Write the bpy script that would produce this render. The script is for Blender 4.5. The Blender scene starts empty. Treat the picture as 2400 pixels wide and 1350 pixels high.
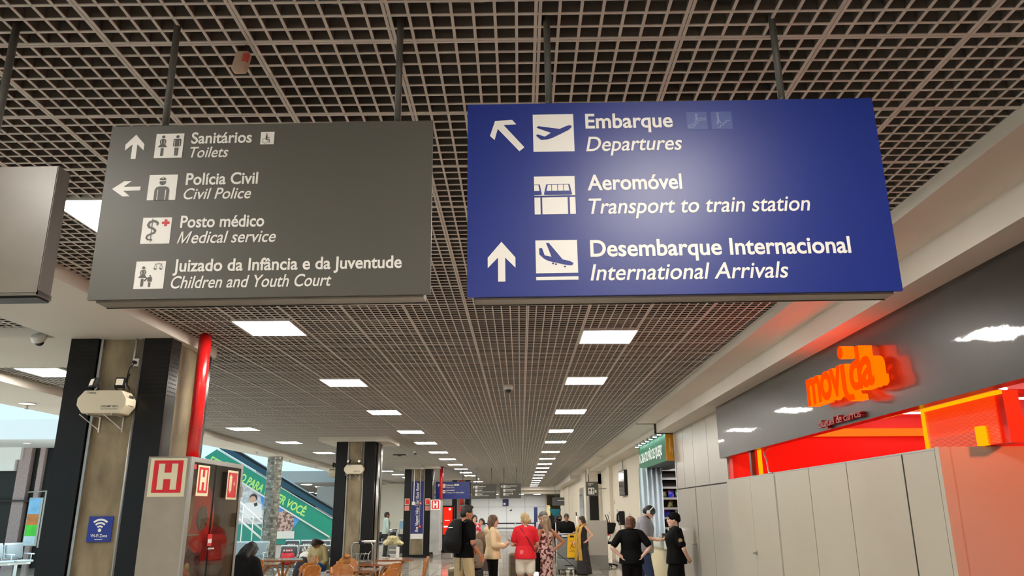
import bpy, bmesh, math, random
from mathutils import Vector, Matrix
random.seed(7)
sc = bpy.context.scene
COL = sc.collection
PI = math.pi

# ---------------------------------------------------------------- camera, world, exposure
CAM_H = 1.65
ZC = 3.275                      # underside of the egg-crate ceiling
cam_d = bpy.data.cameras.new('camera')
cam = bpy.data.objects.new('camera', cam_d)
COL.objects.link(cam)
sc.camera = cam
cam_d.sensor_width = 36.0
cam_d.lens = 1790.0 / 2400.0 * 36.0
cam_d.clip_start = 0.05
cam_d.clip_end = 400
_P, _Y, _R = math.radians(16.25), 0.0095, 0.005
fwd = Vector((-math.sin(_Y) * math.cos(_P), math.cos(_Y) * math.cos(_P), math.sin(_P)))
rgt = Vector((math.cos(_Y), math.sin(_Y), 0))
upv = rgt.cross(fwd)
r2 = rgt * math.cos(_R) - upv * math.sin(_R)
u2 = upv * math.cos(_R) + rgt * math.sin(_R)
M = Matrix((r2, u2, -fwd)).transposed().to_4x4()
M.translation = Vector((0, 0, CAM_H))
cam.matrix_world = M

w = bpy.data.worlds.new('daylight')
sc.world = w
w.use_nodes = True
bg = w.node_tree.nodes['Background']
bg.inputs['Color'].default_value = (0.56, 0.80, 0.92, 1)
bg.inputs['Strength'].default_value = 0.85

sc.view_settings.view_transform = 'Standard'
sc.view_settings.look = 'None'
sc.view_settings.exposure = 0.68
sc.view_settings.gamma = 1.0
sc.view_settings.use_curve_mapping = False
try:
    sc.cycles.use_denoising = True
    sc.cycles.max_bounces = 7
    sc.cycles.diffuse_bounces = 4
    sc.cycles.glossy_bounces = 3
    sc.cycles.transmission_bounces = 4
    sc.cycles.transparent_max_bounces = 6
    sc.cycles.sample_clamp_indirect = 4.0
    sc.cycles.caustics_reflective = False
    sc.cycles.caustics_refractive = False
    sc.cycles.use_light_tree = True
except Exception:
    pass

PANEL_E = 37.0      # radiance of the ceiling light diffusers

# hazy sun through the open atrium on the left
_d = bpy.data.lights.new('sun', 'SUN')
_d.energy = 4.5; _d.angle = math.radians(8); _d.color = (0.95, 0.98, 1.0)
sun = bpy.data.objects.new('sun', _d); COL.objects.link(sun)
sun.rotation_euler = Vector((-0.28, -0.18, -1.0)).to_track_quat('-Z', 'Y').to_euler()

def area_lamp(name, loc, size, size_y, rot, color, power):
    d = bpy.data.lights.new(name, 'AREA')
    d.shape = 'RECTANGLE'; d.size = size; d.size_y = size_y
    d.color = color; d.energy = power
    o = bpy.data.objects.new(name, d)
    o.location = loc; o.rotation_euler = rot
    COL.objects.link(o)
    return o
# red LED wash inside the rental shop (behind the fascia)
area_lamp('shop_led_wash', (4.2, 7.6, 2.90), 2.2, 5.0, (0, 0, 0), (1.0, 0.05, 0.015), 60)
_d = bpy.data.lights.new('added_red_spot', 'SPOT')  # unseen spot added to redden and brighten the partition end
_d.energy = 300; _d.color = (1.0, 0.13, 0.03); _d.spot_size = math.radians(62); _d.spot_blend = 0.5; _d.shadow_soft_size = 0.12
_o = bpy.data.objects.new('added_red_spot', _d); COL.objects.link(_o)
_o.location = (4.6, 2.2, 2.88)
_o.rotation_euler = (Vector((3.6, 5.14, 1.35)) - Vector((4.6, 2.2, 2.88))).to_track_quat('-Z', 'Y').to_euler()

# ---------------------------------------------------------------- materials
def lin(c):
    def f(v):
        v /= 255.0
        return v / 12.92 if v <= 0.04045 else ((v + 0.055) / 1.055) ** 2.4
    return (f(c[0]), f(c[1]), f(c[2]), 1.0)

MATS = {}
def mat(name, rgb, rough=0.6, metal=0.0, spec=None, rgb2=None, nscale=8.0, bump=0.0, bscale=40.0,
        emit=None, estr=0.0, alpha=None, stretch=None, contrast=(0.35, 0.65), coat=0.0):
    if name in MATS:
        return MATS[name]
    m = bpy.data.materials.new(name)
    m.use_nodes = True
    nt = m.node_tree
    b = nt.nodes['Principled BSDF']
    b.inputs['Base Color'].default_value = lin(rgb)
    b.inputs['Roughness'].default_value = rough
    b.inputs['Metallic'].default_value = metal
    if spec is not None:
        b.inputs['Specular IOR Level'].default_value = spec
    if coat:
        b.inputs['Coat Weight'].default_value = coat
        b.inputs['Coat Roughness'].default_value = 0.04
    if emit is not None:
        b.inputs['Emission Color'].default_value = lin(emit)
        b.inputs['Emission Strength'].default_value = estr
    if alpha is not None:
        b.inputs['Alpha'].default_value = alpha
    if rgb2 is not None or bump:
        tc = nt.nodes.new('ShaderNodeTexCoord')
        mp = nt.nodes.new('ShaderNodeMapping')
        nt.links.new(tc.outputs['Object'], mp.inputs['Vector'])
        if stretch:
            mp.inputs['Scale'].default_value = stretch
        if rgb2 is not None:
            n = nt.nodes.new('ShaderNodeTexNoise')
            n.inputs['Scale'].default_value = nscale
            n.inputs['Detail'].default_value = 5
            nt.links.new(mp.outputs['Vector'], n.inputs['Vector'])
            cr = nt.nodes.new('ShaderNodeValToRGB')
            cr.color_ramp.elements[0].position = contrast[0]
            cr.color_ramp.elements[1].position = contrast[1]
            cr.color_ramp.elements[0].color = lin(rgb)
            cr.color_ramp.elements[1].color = lin(rgb2)
            nt.links.new(n.outputs['Fac'], cr.inputs['Fac'])
            nt.links.new(cr.outputs['Color'], b.inputs['Base Color'])
        if bump:
            n2 = nt.nodes.new('ShaderNodeTexNoise')
            n2.inputs['Scale'].default_value = bscale
            n2.inputs['Detail'].default_value = 4
            nt.links.new(mp.outputs['Vector'], n2.inputs['Vector'])
            bp = nt.nodes.new('ShaderNodeBump')
            bp.inputs['Strength'].default_value = bump
            bp.inputs['Distance'].default_value = 0.02
            nt.links.new(n2.outputs['Fac'], bp.inputs['Height'])
            nt.links.new(bp.outputs['Normal'], b.inputs['Normal'])
            if coat: nt.links.new(bp.outputs['Normal'], b.inputs['Coat Normal'])
    MATS[name] = m
    return m

def emat(name, rgb, strength):
    if name in MATS:
        return MATS[name]
    m = bpy.data.materials.new(name)
    m.use_nodes = True
    nt = m.node_tree
    nt.nodes.clear()
    e = nt.nodes.new('ShaderNodeEmission')
    e.inputs['Color'].default_value = lin(rgb)
    e.inputs['Strength'].default_value = strength
    o = nt.nodes.new('ShaderNodeOutputMaterial')
    nt.links.new(e.outputs[0], o.inputs[0])
    MATS[name] = m
    return m

def glass_mat(name, rgb=(235, 240, 238), alpha=0.25):
    """thin pane: mostly see-through with a mirror-like film"""
    if name in MATS:
        return MATS[name]
    m = bpy.data.materials.new(name)
    m.use_nodes = True
    nt = m.node_tree
    nt.nodes.clear()
    t = nt.nodes.new('ShaderNodeBsdfTransparent')
    t.inputs['Color'].default_value = lin(rgb)
    g = nt.nodes.new('ShaderNodeBsdfGlossy')
    g.inputs['Roughness'].default_value = 0.03
    mx = nt.nodes.new('ShaderNodeMixShader')
    fr = nt.nodes.new('ShaderNodeFresnel')
    fr.inputs['IOR'].default_value = 1.4
    ge = nt.nodes.new('ShaderNodeNewGeometry')
    fb = nt.nodes.new('ShaderNodeMath'); fb.operation = 'SUBTRACT'; fb.inputs[0].default_value = 1.0
    nt.links.new(ge.outputs['Backfacing'], fb.inputs[1])
    fm_ = nt.nodes.new('ShaderNodeMath'); fm_.operation = 'MULTIPLY'
    nt.links.new(fb.outputs[0], fm_.inputs[1])
    ad = nt.nodes.new('ShaderNodeMath'); ad.operation = 'ADD'; ad.inputs[1].default_value = alpha * 0.3
    nt.links.new(fr.outputs[0], ad.inputs[0])
    nt.links.new(ad.outputs[0], fm_.inputs[0])
    nt.links.new(fm_.outputs[0], mx.inputs[0])
    nt.links.new(t.outputs[0], mx.inputs[1]); nt.links.new(g.outputs[0], mx.inputs[2])
    o = nt.nodes.new('ShaderNodeOutputMaterial')
    nt.links.new(mx.outputs[0], o.inputs[0])
    MATS[name] = m
    return m

# ---------------------------------------------------------------- mesh builder
class MB:
    def __init__(s):
        s.v = []; s.f = []; s.mi = []; s.cur = 0
    def add(s, vs, fs):
        o = len(s.v)
        s.v += [tuple(p) for p in vs]
        s.f += [tuple(i + o for i in f) for f in fs]
        s.mi += [s.cur] * len(fs)
        return s
    def box(s, x0, x1, y0, y1, z0, z1):
        if x0 > x1: x0, x1 = x1, x0
        if y0 > y1: y0, y1 = y1, y0
        if z0 > z1: z0, z1 = z1, z0
        return s.add([(x0, y0, z0), (x1, y0, z0), (x1, y1, z0), (x0, y1, z0), (x0, y0, z1), (x1, y0, z1), (x1, y1, z1), (x0, y1, z1)],
                     [(0, 3, 2, 1), (4, 5, 6, 7), (0, 1, 5, 4), (1, 2, 6, 5), (2, 3, 7, 6), (3, 0, 4, 7)])
    def cbox(s, cx, cy, cz, sx, sy, sz):
        return s.box(cx - sx / 2, cx + sx / 2, cy - sy / 2, cy + sy / 2, cz - sz / 2, cz + sz / 2)
    def bevbox(s, x0, x1, y0, y1, z0, z1, r=0.02, seg=3):
        """box with rounded vertical and horizontal edges"""
        bm = bmesh.new()
        bmesh.ops.create_cube(bm, size=1.0)
        for v in bm.verts:
            v.co = ((x0 + x1) / 2 + v.co.x * (x1 - x0), (y0 + y1) / 2 + v.co.y * (y1 - y0), (z0 + z1) / 2 + v.co.z * (z1 - z0))
        bmesh.ops.bevel(bm, geom=bm.edges[:], offset=r, segments=seg, affect='EDGES', profile=0.5)
        s.bm(bm)
        return s
    def bm(s, bm):
        bm.verts.index_update()
        s.add([v.co[:] for v in bm.verts], [[v.index for v in f.verts] for f in bm.faces])
        bm.free()
        return s
    def prism(s, poly, z0, z1):
        """extrude a plan polygon (x, y) between z0 and z1"""
        n = len(poly)
        a = sum(poly[i][0] * poly[(i + 1) % n][1] - poly[(i + 1) % n][0] * poly[i][1] for i in range(n))
        if a < 0: poly = poly[::-1]
        vs = [(p[0], p[1], z0) for p in poly] + [(p[0], p[1], z1) for p in poly]
        fs = [tuple(range(n - 1, -1, -1)), tuple(range(n, 2 * n))] + [(i, (i + 1) % n, n + (i + 1) % n, n + i) for i in range(n)]
        return s.add(vs, fs)
    def plate(s, poly, y0, y1):
        """extrude a front polygon (x, z) between y0 and y1"""
        n = len(poly)
        a = sum(poly[i][0] * poly[(i + 1) % n][1] - poly[(i + 1) % n][0] * poly[i][1] for i in range(n))
        if a < 0: poly = poly[::-1]
        vs = [(p[0], y0, p[1]) for p in poly] + [(p[0], y1, p[1]) for p in poly]
        fs = [tuple(range(n)), tuple(range(2 * n - 1, n - 1, -1))] + [((i + 1) % n, i, n + i, n + (i + 1) % n) for i in range(n)]
        return s.add(vs, fs)
    def side(s, poly, x0, x1):
        """extrude a side polygon (y, z) between x0 and x1"""
        n = len(poly)
        a = sum(poly[i][0] * poly[(i + 1) % n][1] - poly[(i + 1) % n][0] * poly[i][1] for i in range(n))
        if a < 0: poly = poly[::-1]
        vs = [(x0, p[0], p[1]) for p in poly] + [(x1, p[0], p[1]) for p in poly]
        fs = [tuple(range(n - 1, -1, -1)), tuple(range(n, 2 * n))] + [(i, (i + 1) % n, n + (i + 1) % n, n + i) for i in range(n)]
        return s.add(vs, fs)
    def tube(s, pts, rad, n=10, caps=True):
        pts = [Vector(p) for p in pts]
        if not isinstance(rad, (list, tuple)): rad = [rad] * len(pts)
        rings = []
        ref = None
        for i, p in enumerate(pts):
            d = (pts[min(i + 1, len(pts) - 1)] - pts[max(i - 1, 0)])
            if d.length < 1e-9: d = Vector((0, 0, 1))
            d.normalize()
            if ref is None:
                ref = Vector((0, 1, 0)) if abs(d.y) < 0.9 else Vector((1, 0, 0))
            a = d.cross(ref)
            if a.length < 1e-6:
                ref = Vector((1, 0, 0)); a = d.cross(ref)
            a.normalize(); b = d.cross(a)
            ref = -b if False else b.cross(d).cross(d) * -1 if False else ref
            rings.append([p + (a * math.cos(2 * PI * k / n) + b * math.sin(2 * PI * k / n)) * rad[i] for k in range(n)])
        vs = [q for r in rings for q in r]
        fs = []
        for i in range(len(pts) - 1):
            for k in range(n):
                k2 = (k + 1) % n
                fs.append((i * n + k, i * n + k2, (i + 1) * n + k2, (i + 1) * n + k))
        if caps:
            fs.append(tuple(range(n - 1, -1, -1)))
            fs.append(tuple(range((len(pts) - 1) * n, len(pts) * n)))
        return s.add(vs, fs)
    def loft(s, rings, n=18):
        """rings of (cx, cy, cz, rx, ry): closed stack of ellipses"""
        vs = []
        for (cx, cy, cz, rx, ry) in rings:
            vs += [(cx + rx * math.cos(2 * PI * k / n), cy + ry * math.sin(2 * PI * k / n), cz) for k in range(n)]
        fs = []
        for i in range(len(rings) - 1):
            for k in range(n):
                k2 = (k + 1) % n
                fs.append((i * n + k, i * n + k2, (i + 1) * n + k2, (i + 1) * n + k))
        fs.append(tuple(range(n - 1, -1, -1)))
        fs.append(tuple(range((len(rings) - 1) * n, len(rings) * n)))
        return s.add(vs, fs)
    def ball(s, c, r, nu=14, nv=9, rot=None):
        if not isinstance(r, (list, tuple)): r = (r, r, r)
        vs = []
        c = Vector(c)
        for j in range(nv + 1):
            t = PI * j / nv
            for k in range(nu):
                p = Vector((r[0] * math.sin(t) * math.cos(2 * PI * k / nu), r[1] * math.sin(t) * math.sin(2 * PI * k / nu), -r[2] * math.cos(t)))
                if rot is not None: p = rot @ p
                vs.append(c + p)
        fs = []
        for j in range(nv):
            for k in range(nu):
                k2 = (k + 1) % nu
                fs.append((j * nu + k, j * nu + k2, (j + 1) * nu + k2, (j + 1) * nu + k))
        s.add(vs, fs)
        return s
    def disc(s, c, r, axis, h, n=24):
        """solid disc/cylinder centred at c along axis vector, thickness h"""
        a = Vector(axis).normalized() * (h / 2)
        c = Vector(c)
        return s.tube([c - a, c + a], r, n)
    def xf(s, f, start=0):
        s.v = s.v[:start] + [tuple(f(p)) for p in s.v[start:]]
        return s
    def mat4(s, m, start=0):
        return s.xf(lambda p: (m @ Vector(p))[:], start)
    def build(s, name, mats, parent=None, smooth=False, auto=None):
        me = bpy.data.meshes.new(name)
        me.from_pydata(s.v, [], s.f)
        if not isinstance(mats, (list, tuple)): mats = [mats]
        for m in mats: me.materials.append(m)
        if len(mats) > 1:
            me.polygons.foreach_set('material_index', s.mi)
        if smooth:
            me.polygons.foreach_set('use_smooth', [True] * len(me.polygons))
        me.update()
        o = bpy.data.objects.new(name, me)
        COL.objects.link(o)
        if parent is not None: o.parent = parent
        if auto:
            md = o.modifiers.new('bevel', 'BEVEL')
            md.width = auto; md.segments = 2; md.limit_method = 'ANGLE'
        return o

def empty(name, loc=(0, 0, 0), rz=0.0):
    o = bpy.data.objects.new(name, None)
    o.empty_display_size = 0.1
    o.location = loc
    o.rotation_euler = (0, 0, rz)
    COL.objects.link(o)
    return o

def tag(o, label=None, cat=None, group=None, kind=None):
    if label: o['label'] = label
    if cat: o['category'] = cat
    if group: o['group'] = group
    if kind: o['kind'] = kind
    return o

def struct(o, label=None):
    o['kind'] = 'structure'
    if label: o['label'] = label
    return o

def copy_tree(o, parent=None, skip=()):
    c = o.copy()
    COL.objects.link(c)
    if parent is not None:
        c.parent = parent
    for ch in list(o.children):
        copy_tree(ch, c)
    return c

# ---------------------------------------------------------------- lettering
_tc = bpy.data.curves.new('lettering_source', 'FONT')
_to = bpy.data.objects.new('lettering_source', _tc)
COL.objects.link(_to)
def text_polys(body, italic=False, bold=0.0, extrude=0.0, spacing=1.0):
    _tc.body = body
    _tc.shear = 0.0
    _tc.offset = bold
    _tc.extrude = extrude
    _tc.space_character = spacing
    _tc.resolution_u = 5
    dg = bpy.context.evaluated_depsgraph_get()
    dg.update()
    me = bpy.data.meshes.new_from_object(_to.evaluated_get(dg))
    vs = [(v.co.x + (0.22 * v.co.y if italic else 0.0), v.co.y, v.co.z) for v in me.vertices]
    fs = [tuple(p.vertices) for p in me.polygons]
    bpy.data.meshes.remove(me)
    return vs, fs

def text_to(mb, body, x, z, width, cap, y, italic=False, bold=0.0, depth=0.0, spacing=1.0, center=False):
    """flat lettering in the x-z plane facing -y; baseline starts at (x, z)"""
    if depth:
        vs, fs = text_polys(body, italic, bold, 0.5, spacing)
    else:
        vs, fs = text_polys(body, italic, bold, 0.0, spacing)
    x0 = min(v[0] for v in vs); x1 = max(v[0] for v in vs)
    k = cap / 0.682
    kx = width / (x1 - x0) if width else k * 0.88
    if center: x = x - (x1 - x0) * kx / 2
    out = [(x + (v[0] - x0) * kx, y - (v[2] + 0.5) * depth if depth else y, z + v[1] * k) for v in vs]
    mb.add(out, fs)
    return mb

# ---------------------------------------------------------------- shared materials
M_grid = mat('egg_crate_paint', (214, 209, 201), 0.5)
M_web_shade = mat('egg_crate_web_shade', (96, 91, 84), 0.6)  # same paint as the foot; shade inside the cells put into the colour
M_plenum = mat('void_paint', (76, 74, 68), 0.9, rgb2=(48, 47, 44), nscale=2.0)
M_plaster = mat('plaster_white', (224, 218, 207), 0.7, rgb2=(218, 211, 199), nscale=1.2)
M_floor = mat('polished_stone', (196, 188, 176), 0.10, rgb2=(180, 171, 158), nscale=3.0, bump=0.01, bscale=3.0)
M_floor_dark = mat('polished_stone_dark', (150, 141, 130), 0.10, rgb2=(134, 126, 116), nscale=4.0)
M_fascia = mat('fascia_gloss', (33, 32, 30), 0.34, spec=0.3, bump=0.09, bscale=2.6, coat=0.45)
M_panel = mat('panel_beige', (176, 172, 157), 0.38, rgb2=(171, 165, 149), nscale=0.8)
M_panel_grey = mat('panel_greybeige', (176, 172, 162), 0.30, rgb2=(170, 165, 154), nscale=0.8)
M_seam = mat('seam_dark', (60, 57, 52), 0.8)
M_dark = mat('dark_cladding', (26, 24, 22), 0.24, spec=0.2)
M_hole = mat('perforation_black', (12, 12, 12), 0.9)
M_concrete = mat('board_concrete', (150, 136, 108), 0.7, rgb2=(92, 80, 60), nscale=5.0, bump=0.25, bscale=18, stretch=(1, 1, 0.45), contrast=(.3, .75))
M_cream = mat('cream_wall', (226, 218, 200), 0.6, rgb2=(220, 211, 192), nscale=0.7)
M_black = mat('black_plastic', (12, 12, 13), 0.4, spec=0.3)
M_steel = mat('brushed_steel', (165, 163, 158), 0.28, metal=1.0)
M_alu = mat('satin_aluminium', (178, 177, 172), 0.4, metal=0.8)
M_whitep = mat('white_paint', (232, 230, 224), 0.45)
M_red = mat('hydrant_red', (200, 22, 24), 0.28, coat=0.3)
M_white_vinyl = mat('white_vinyl', (252, 251, 244), 0.42)
M_shopred = mat('shop_red_paint', (235, 40, 25), 0.5)
M_panel_e = emat('panel_diffuser', (255, 248, 238), PANEL_E)

SK = 0.005                        # the shop front runs very slightly askew to the hall
def sk(p): return (p[0] + SK * p[1], p[1], p[2])

# ---------------------------------------------------------------- floor
f = MB().box(-24, 7.5, -4, 75, -0.2, 0.0)
struct(f.build('floor', M_floor))
fs = MB()
for k in range(-4, 36):
    fs.box(-6.0, 2.6, k * 2.4, k * 2.4 + 0.42, 0.0, 0.002)
for x in (-6.2, -1.9, 2.25):
    fs.box(x, x + 0.36, -4, 62, 0.0015, 0.0035)
struct(fs.build('floor', M_floor_dark), 'darker stone bands laid in the polished floor')
js = MB()
for k in range(-2, 78):
    js.box(-6, 2.6, k * 0.8 - 0.003, k * 0.8 + 0.003, 0.0035, 0.0045)
for k in range(-7, 4):
    js.box(k * 0.8 - 0.003, k * 0.8 + 0.003, -2, 62, 0.0035, 0.0045)
struct(js.build('floor', mat('floor_joint', (120, 112, 102), 0.5)), 'fine joints between the stone tiles')

# ---------------------------------------------------------------- egg-crate ceiling
X0, MX = 0.072, 0.515
Y0, MY = 2.389, 0.521
YEND = 55.4
BH = 0.046                        # blade height
TH = 0.0104
class Bars(MB):
    """each blade is a foot with a thinner web, darkened for the shade between blades"""
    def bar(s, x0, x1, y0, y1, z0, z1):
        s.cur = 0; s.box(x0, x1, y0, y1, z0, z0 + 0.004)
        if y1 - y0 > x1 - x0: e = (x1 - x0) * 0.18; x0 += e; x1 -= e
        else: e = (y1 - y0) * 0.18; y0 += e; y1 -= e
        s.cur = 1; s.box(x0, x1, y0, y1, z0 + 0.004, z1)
g = Bars()
Z1c = ZC + BH
for k in range(-15, 5):
    xm = X0 + k * MX
    if xm < -7.35 or xm > 2.45: continue
    for sx in (-1, 1):
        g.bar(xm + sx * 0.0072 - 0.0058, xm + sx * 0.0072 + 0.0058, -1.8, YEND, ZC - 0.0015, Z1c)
    for j in range(1, 7):
        x = xm + j * MX / 7
        if x > 2.45: continue
        dz = random.uniform(-0.001, 0.001)
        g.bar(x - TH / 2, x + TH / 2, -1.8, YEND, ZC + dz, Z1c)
n_mod = int((YEND - Y0) / MY) + 1
for k in range(-8, n_mod):
    ym = Y0 + k * MY
    for sy in (-1, 1):
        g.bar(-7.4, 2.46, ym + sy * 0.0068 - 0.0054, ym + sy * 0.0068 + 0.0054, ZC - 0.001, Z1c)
    for j in range(1, 7):
        y = ym + j * MY / 7
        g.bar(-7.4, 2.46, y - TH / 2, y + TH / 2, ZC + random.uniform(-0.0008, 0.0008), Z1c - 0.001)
struct(g.build('ceiling', [M_grid, M_web_shade]), 'taupe egg-crate grid ceiling')
p = MB().box(-7.4, 2.46, -2.6, YEND + 0.2, 3.86, 3.95)
struct(p.build('ceiling', M_plenum), 'dark slab above the open grid')

# services seen through the grid
for (x0, x1, y, z, r) in ((-2.4, 2.2, 2.19, 3.50, 0.032), (-1.9, 0.0, 2.86, 3.56, 0.024)):
    o = MB().tube([(x0, y, z), (x1, y, z)], r, 12).build('sprinkler_pipe', M_red, smooth=True)
    tag(o, 'red pipe running above the grid directly over the signs' if y < 2.5 else 'thinner red pipe above the grid farther over the grey sign', 'pipe')
M_tray = mat('cable_tray_metal', (140, 128, 104), 0.6)
for i, (x, y0, y1, lab) in enumerate(((-0.62, 2.1, 3.6, 'slotted cable tray above the grid left of the grey sign rods'), (0.62, 2.0, 3.3, 'slotted cable tray above the grid over the blue sign'),
                                      (-0.22, 2.1, 3.4, 'slotted cable tray above the grid between the two big signs'))):
    m = MB()
    m.box(x - 0.09, x + 0.09, y0, y1, 3.555, 3.56)
    for s in (-1, 1): m.box(x + s * 0.09 - 0.002, x + s * 0.09 + 0.002, y0, y1, 3.52, 3.60)
    yy = y0
    while yy < y1:
        m.box(x - 0.095, x + 0.095, yy, yy + 0.02, 3.535, 3.54); yy += 0.07
    tag(m.build('cable_tray', M_tray), lab, 'cable tray')
o = MB().tube([(1.15, 2.35, 3.56), (1.35, 2.42, 3.58), (1.6, 2.36, 3.55)], [0.05, 0.055, 0.05], 12).build('foil_duct', mat('foil', (190, 188, 180), 0.25, metal=1.0, bump=0.4, bscale=60))
tag(o, 'crumpled foil duct above the grid over the right of the blue sign', 'duct')
o = MB().tube([(0.82, 2.16, 3.55), (1.0, 2.15, 3.57), (1.1, 2.18, 3.55)], 0.07, 12).build('insulation_roll', mat('yellow_wool', (190, 170, 110), 0.95, bump=0.6, bscale=50), smooth=True)
tag(o, 'yellow insulation above the grid at the top of the blue sign rod', 'insulation')

# end of the grid: stepped plaster beam, lower ceiling and back wall
b = MB().box(-7.5, 3.4, YEND, YEND + 0.5, 3.03, 3.9).box(-7.5, 3.4, YEND + 0.5, YEND + 1.6, 2.80, 3.9)
struct(b.build('trim_1', M_plaster), 'stepped white beam across the end of the grid ceiling')
struct(MB().box(-9, 6, YEND + 1.6, 76, 2.88, 3.0).build('ceiling', mat('far_ceiling_grey', (120, 118, 114), 0.6)), 'lower grey ceiling beyond the beam')
bw = MB().box(-9, 2.0, 65.0, 65.2, 0, 2.9)
struct(bw.build('wall_back', mat('white_blue_panel', (236, 242, 246), 0.3)), 'white panelled back wall')
bj = MB()
for x in (-4.05, -2.6, -1.15, 0.35): bj.box(x - 0.012, x + 0.012, 64.985, 65.0, 0, 2.9)
bj.box(-9, 2.0, 64.985, 65.0, 1.93, 1.95)
struct(bj.build('wall_back', mat('panel_joint', (150, 158, 162), 0.5)), 'joints of the white back wall panels')
struct(MB().box(2.0, 7.4, 70.0, 70.2, 0, 3.0).build('wall_back', M_cream), 'cream end wall of the passage at right')
ws = MB()
for k in range(10): ws.box(2.15 + k * 0.17, 2.22 + k * 0.17, 69.9, 70.0, 0.2, 2.3)
struct(ws.build('trim_2', mat('timber_slats', (196, 172, 128), 0.6)), 'upright timber slats at the end of the passage')
struct(MB().box(2.0, 2.15, 65.0, 70.0, 0, 2.9).build('wall_back', M_cream), 'return of the back wall')

# closing walls behind the viewer and around
struct(MB().box(-7.6, 3.2, -4.1, -4.0, 0, 3.9).build('wall_rear', M_cream), 'plain wall behind the viewer')
struct(MB().box(-7.4, 2.46, -4.0, -1.8, ZC, ZC + 0.05).build('ceiling', M_plaster), 'plaster ceiling behind the viewer')

# ---------------------------------------------------------------- right-hand side: stepped bulkhead, fascia, partition
def rstruct(mb, name, m, label=None):
    return struct(mb.xf(sk).build(name, m), label)
S1X, S1Z = 2.11, 3.205
S2X, S2Z = 2.475, 3.03
FX = 2.70
rstruct(MB().box(S1X, 6.5, -4, 17.2, S1Z, 3.95), 'trim_3', M_plaster, 'upper step of the white bulkhead at right')
m = MB().box(S2X, 6.5, -4, 10.98, S2Z, 3.9)
rstruct(m, 'trim_4', M_plaster, 'lower step of the white bulkhead over the rental shop')
rstruct(MB().box(S2X + 0.004, 6.5, 10.98, 14.5, S2Z + 0.002, 3.9), 'trim_4', M_plaster, 'lower step of the bulkhead over the grey panels')
# beyond the panels: same steps going on to the far end
rstruct(MB().box(S1X + 0.01, 6.5, 17.2, 36.0, S1Z, 3.9), 'trim_3', M_plaster, 'upper bulkhead step continuing to the far end')
rstruct(MB().box(2.55, 6.5, 14.62, 30.5, S2Z + 0.06, 3.9), 'trim_4', M_plaster, 'lower bulkhead step over the snack shop and cream wall')
rstruct(MB().box(S1X, 2.62, 14.5, 14.56, S1Z - 0.004, S1Z + 0.03).box(S2X - 0.03, S2X + 0.02, 14.5, 14.56, S2Z, S1Z).box(S2X - 0.03, 2.9, 14.5, 14.56, S2Z - 0.012, S2Z + 0.02), 'trim_5', M_seam, 'dark joint in the bulkhead')

# fascia of the rental shop
fa = MB().box(FX, FX + 0.10, -4, 10.80, 2.325, S2Z)
rstruct(fa, 'wall_right', M_fascia, 'glossy charcoal fascia of the rental shop')
fe = MB()
fe.box(FX + 0.004, FX + 0.11, 10.802, 10.83, 2.33, S2Z)
rstruct(fe, 'wall_right', M_seam, 'dark edge of the fascia')
# grey-beige wall panels beyond the shop
PX = 2.80
seams = [10.82, 11.92, 12.93, 13.75, 14.45]
wp = MB()
for a, b_ in zip(seams[:-1], seams[1:]):
    wp.box(PX, PX + 0.05, a + 0.008, b_ - 0.008, 2.018, S2Z)
    wp.box(PX - 0.002, PX + 0.05, a + 0.008, b_ - 0.008, 0, 1.998)
rstruct(wp, 'wall_right', M_panel_grey, 'tall grey-beige wall panels beside the rental shop')
rstruct(MB().box(PX + 0.012, PX + 0.09, 10.84, 14.45, 0, S2Z), 'wall_right', M_seam)
rstruct(MB().box(PX - 0.01, PX + 0.10, 14.45, 14.52, 0, S2Z), 'wall_right', mat('panel_edge', (214, 208, 196), 0.4), 'pale end edge of the grey-beige panels')
# hinged door in those panels
d = MB().box(PX - 0.010, PX - 0.003, 12.95, 13.72, 0.01, 1.985)
dd = struct(d.xf(sk).build('door_1', M_panel_grey), 'flush door in the grey-beige panels')
h = MB().tube([(PX - 0.012, 13.08, 1.12), (PX - 0.055, 13.08, 1.12), (PX - 0.055, 13.20, 1.12)], 0.011, 8).disc((PX - 0.012, 13.08, 1.12), 0.024, (1, 0, 0), 0.008, 14)
h.xf(sk).build('handle', M_steel, dd)

# partition (flush beige boards) in front of the rental shop
QX = 2.72
qs = [10.62, 9.52, 8.57, 7.54, 6.65, 5.65, 5.19]
qt = 2.035
pb = MB()
for a, b_ in zip(qs[1:], qs[:-1]):
    pb.box(QX, QX + 0.045, a + 0.007, b_ - 0.007, 0, qt - 0.012)
rstruct(pb, 'wall_right', M_panel, 'beige board partition closing the rental shop')
rstruct(MB().box(QX + 0.012, QX + 0.04, 5.19, 10.62, 0, qt - 0.03), 'wall_right', M_seam)
rstruct(MB().box(QX - 0.003, QX + 0.05, 5.19, 10.62, qt - 0.012, qt), 'trim_6', M_alu, 'thin metal cap along the partition')
rstruct(MB().box(QX - 0.004, QX + 0.05, 5.645, 5.655, 0, qt - 0.012), 'trim_6', M_seam)
# door leaf outline with lever in the partition
hd = MB().tube([(QX - 0.002, 9.47, 1.16), (QX - 0.05, 9.47, 1.16), (QX - 0.05, 9.36, 1.16)], 0.011, 8).disc((QX - 0.004, 9.47, 1.16), 0.024, (1, 0, 0), 0.01, 14)
pd = struct(MB().box(QX - 0.006, QX - 0.0005, 8.59, 9.50, 0.01, qt - 0.03).xf(sk).build('door_2', M_panel), 'flush door in the beige partition')
hd.xf(sk).build('handle', M_steel, pd)
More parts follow.
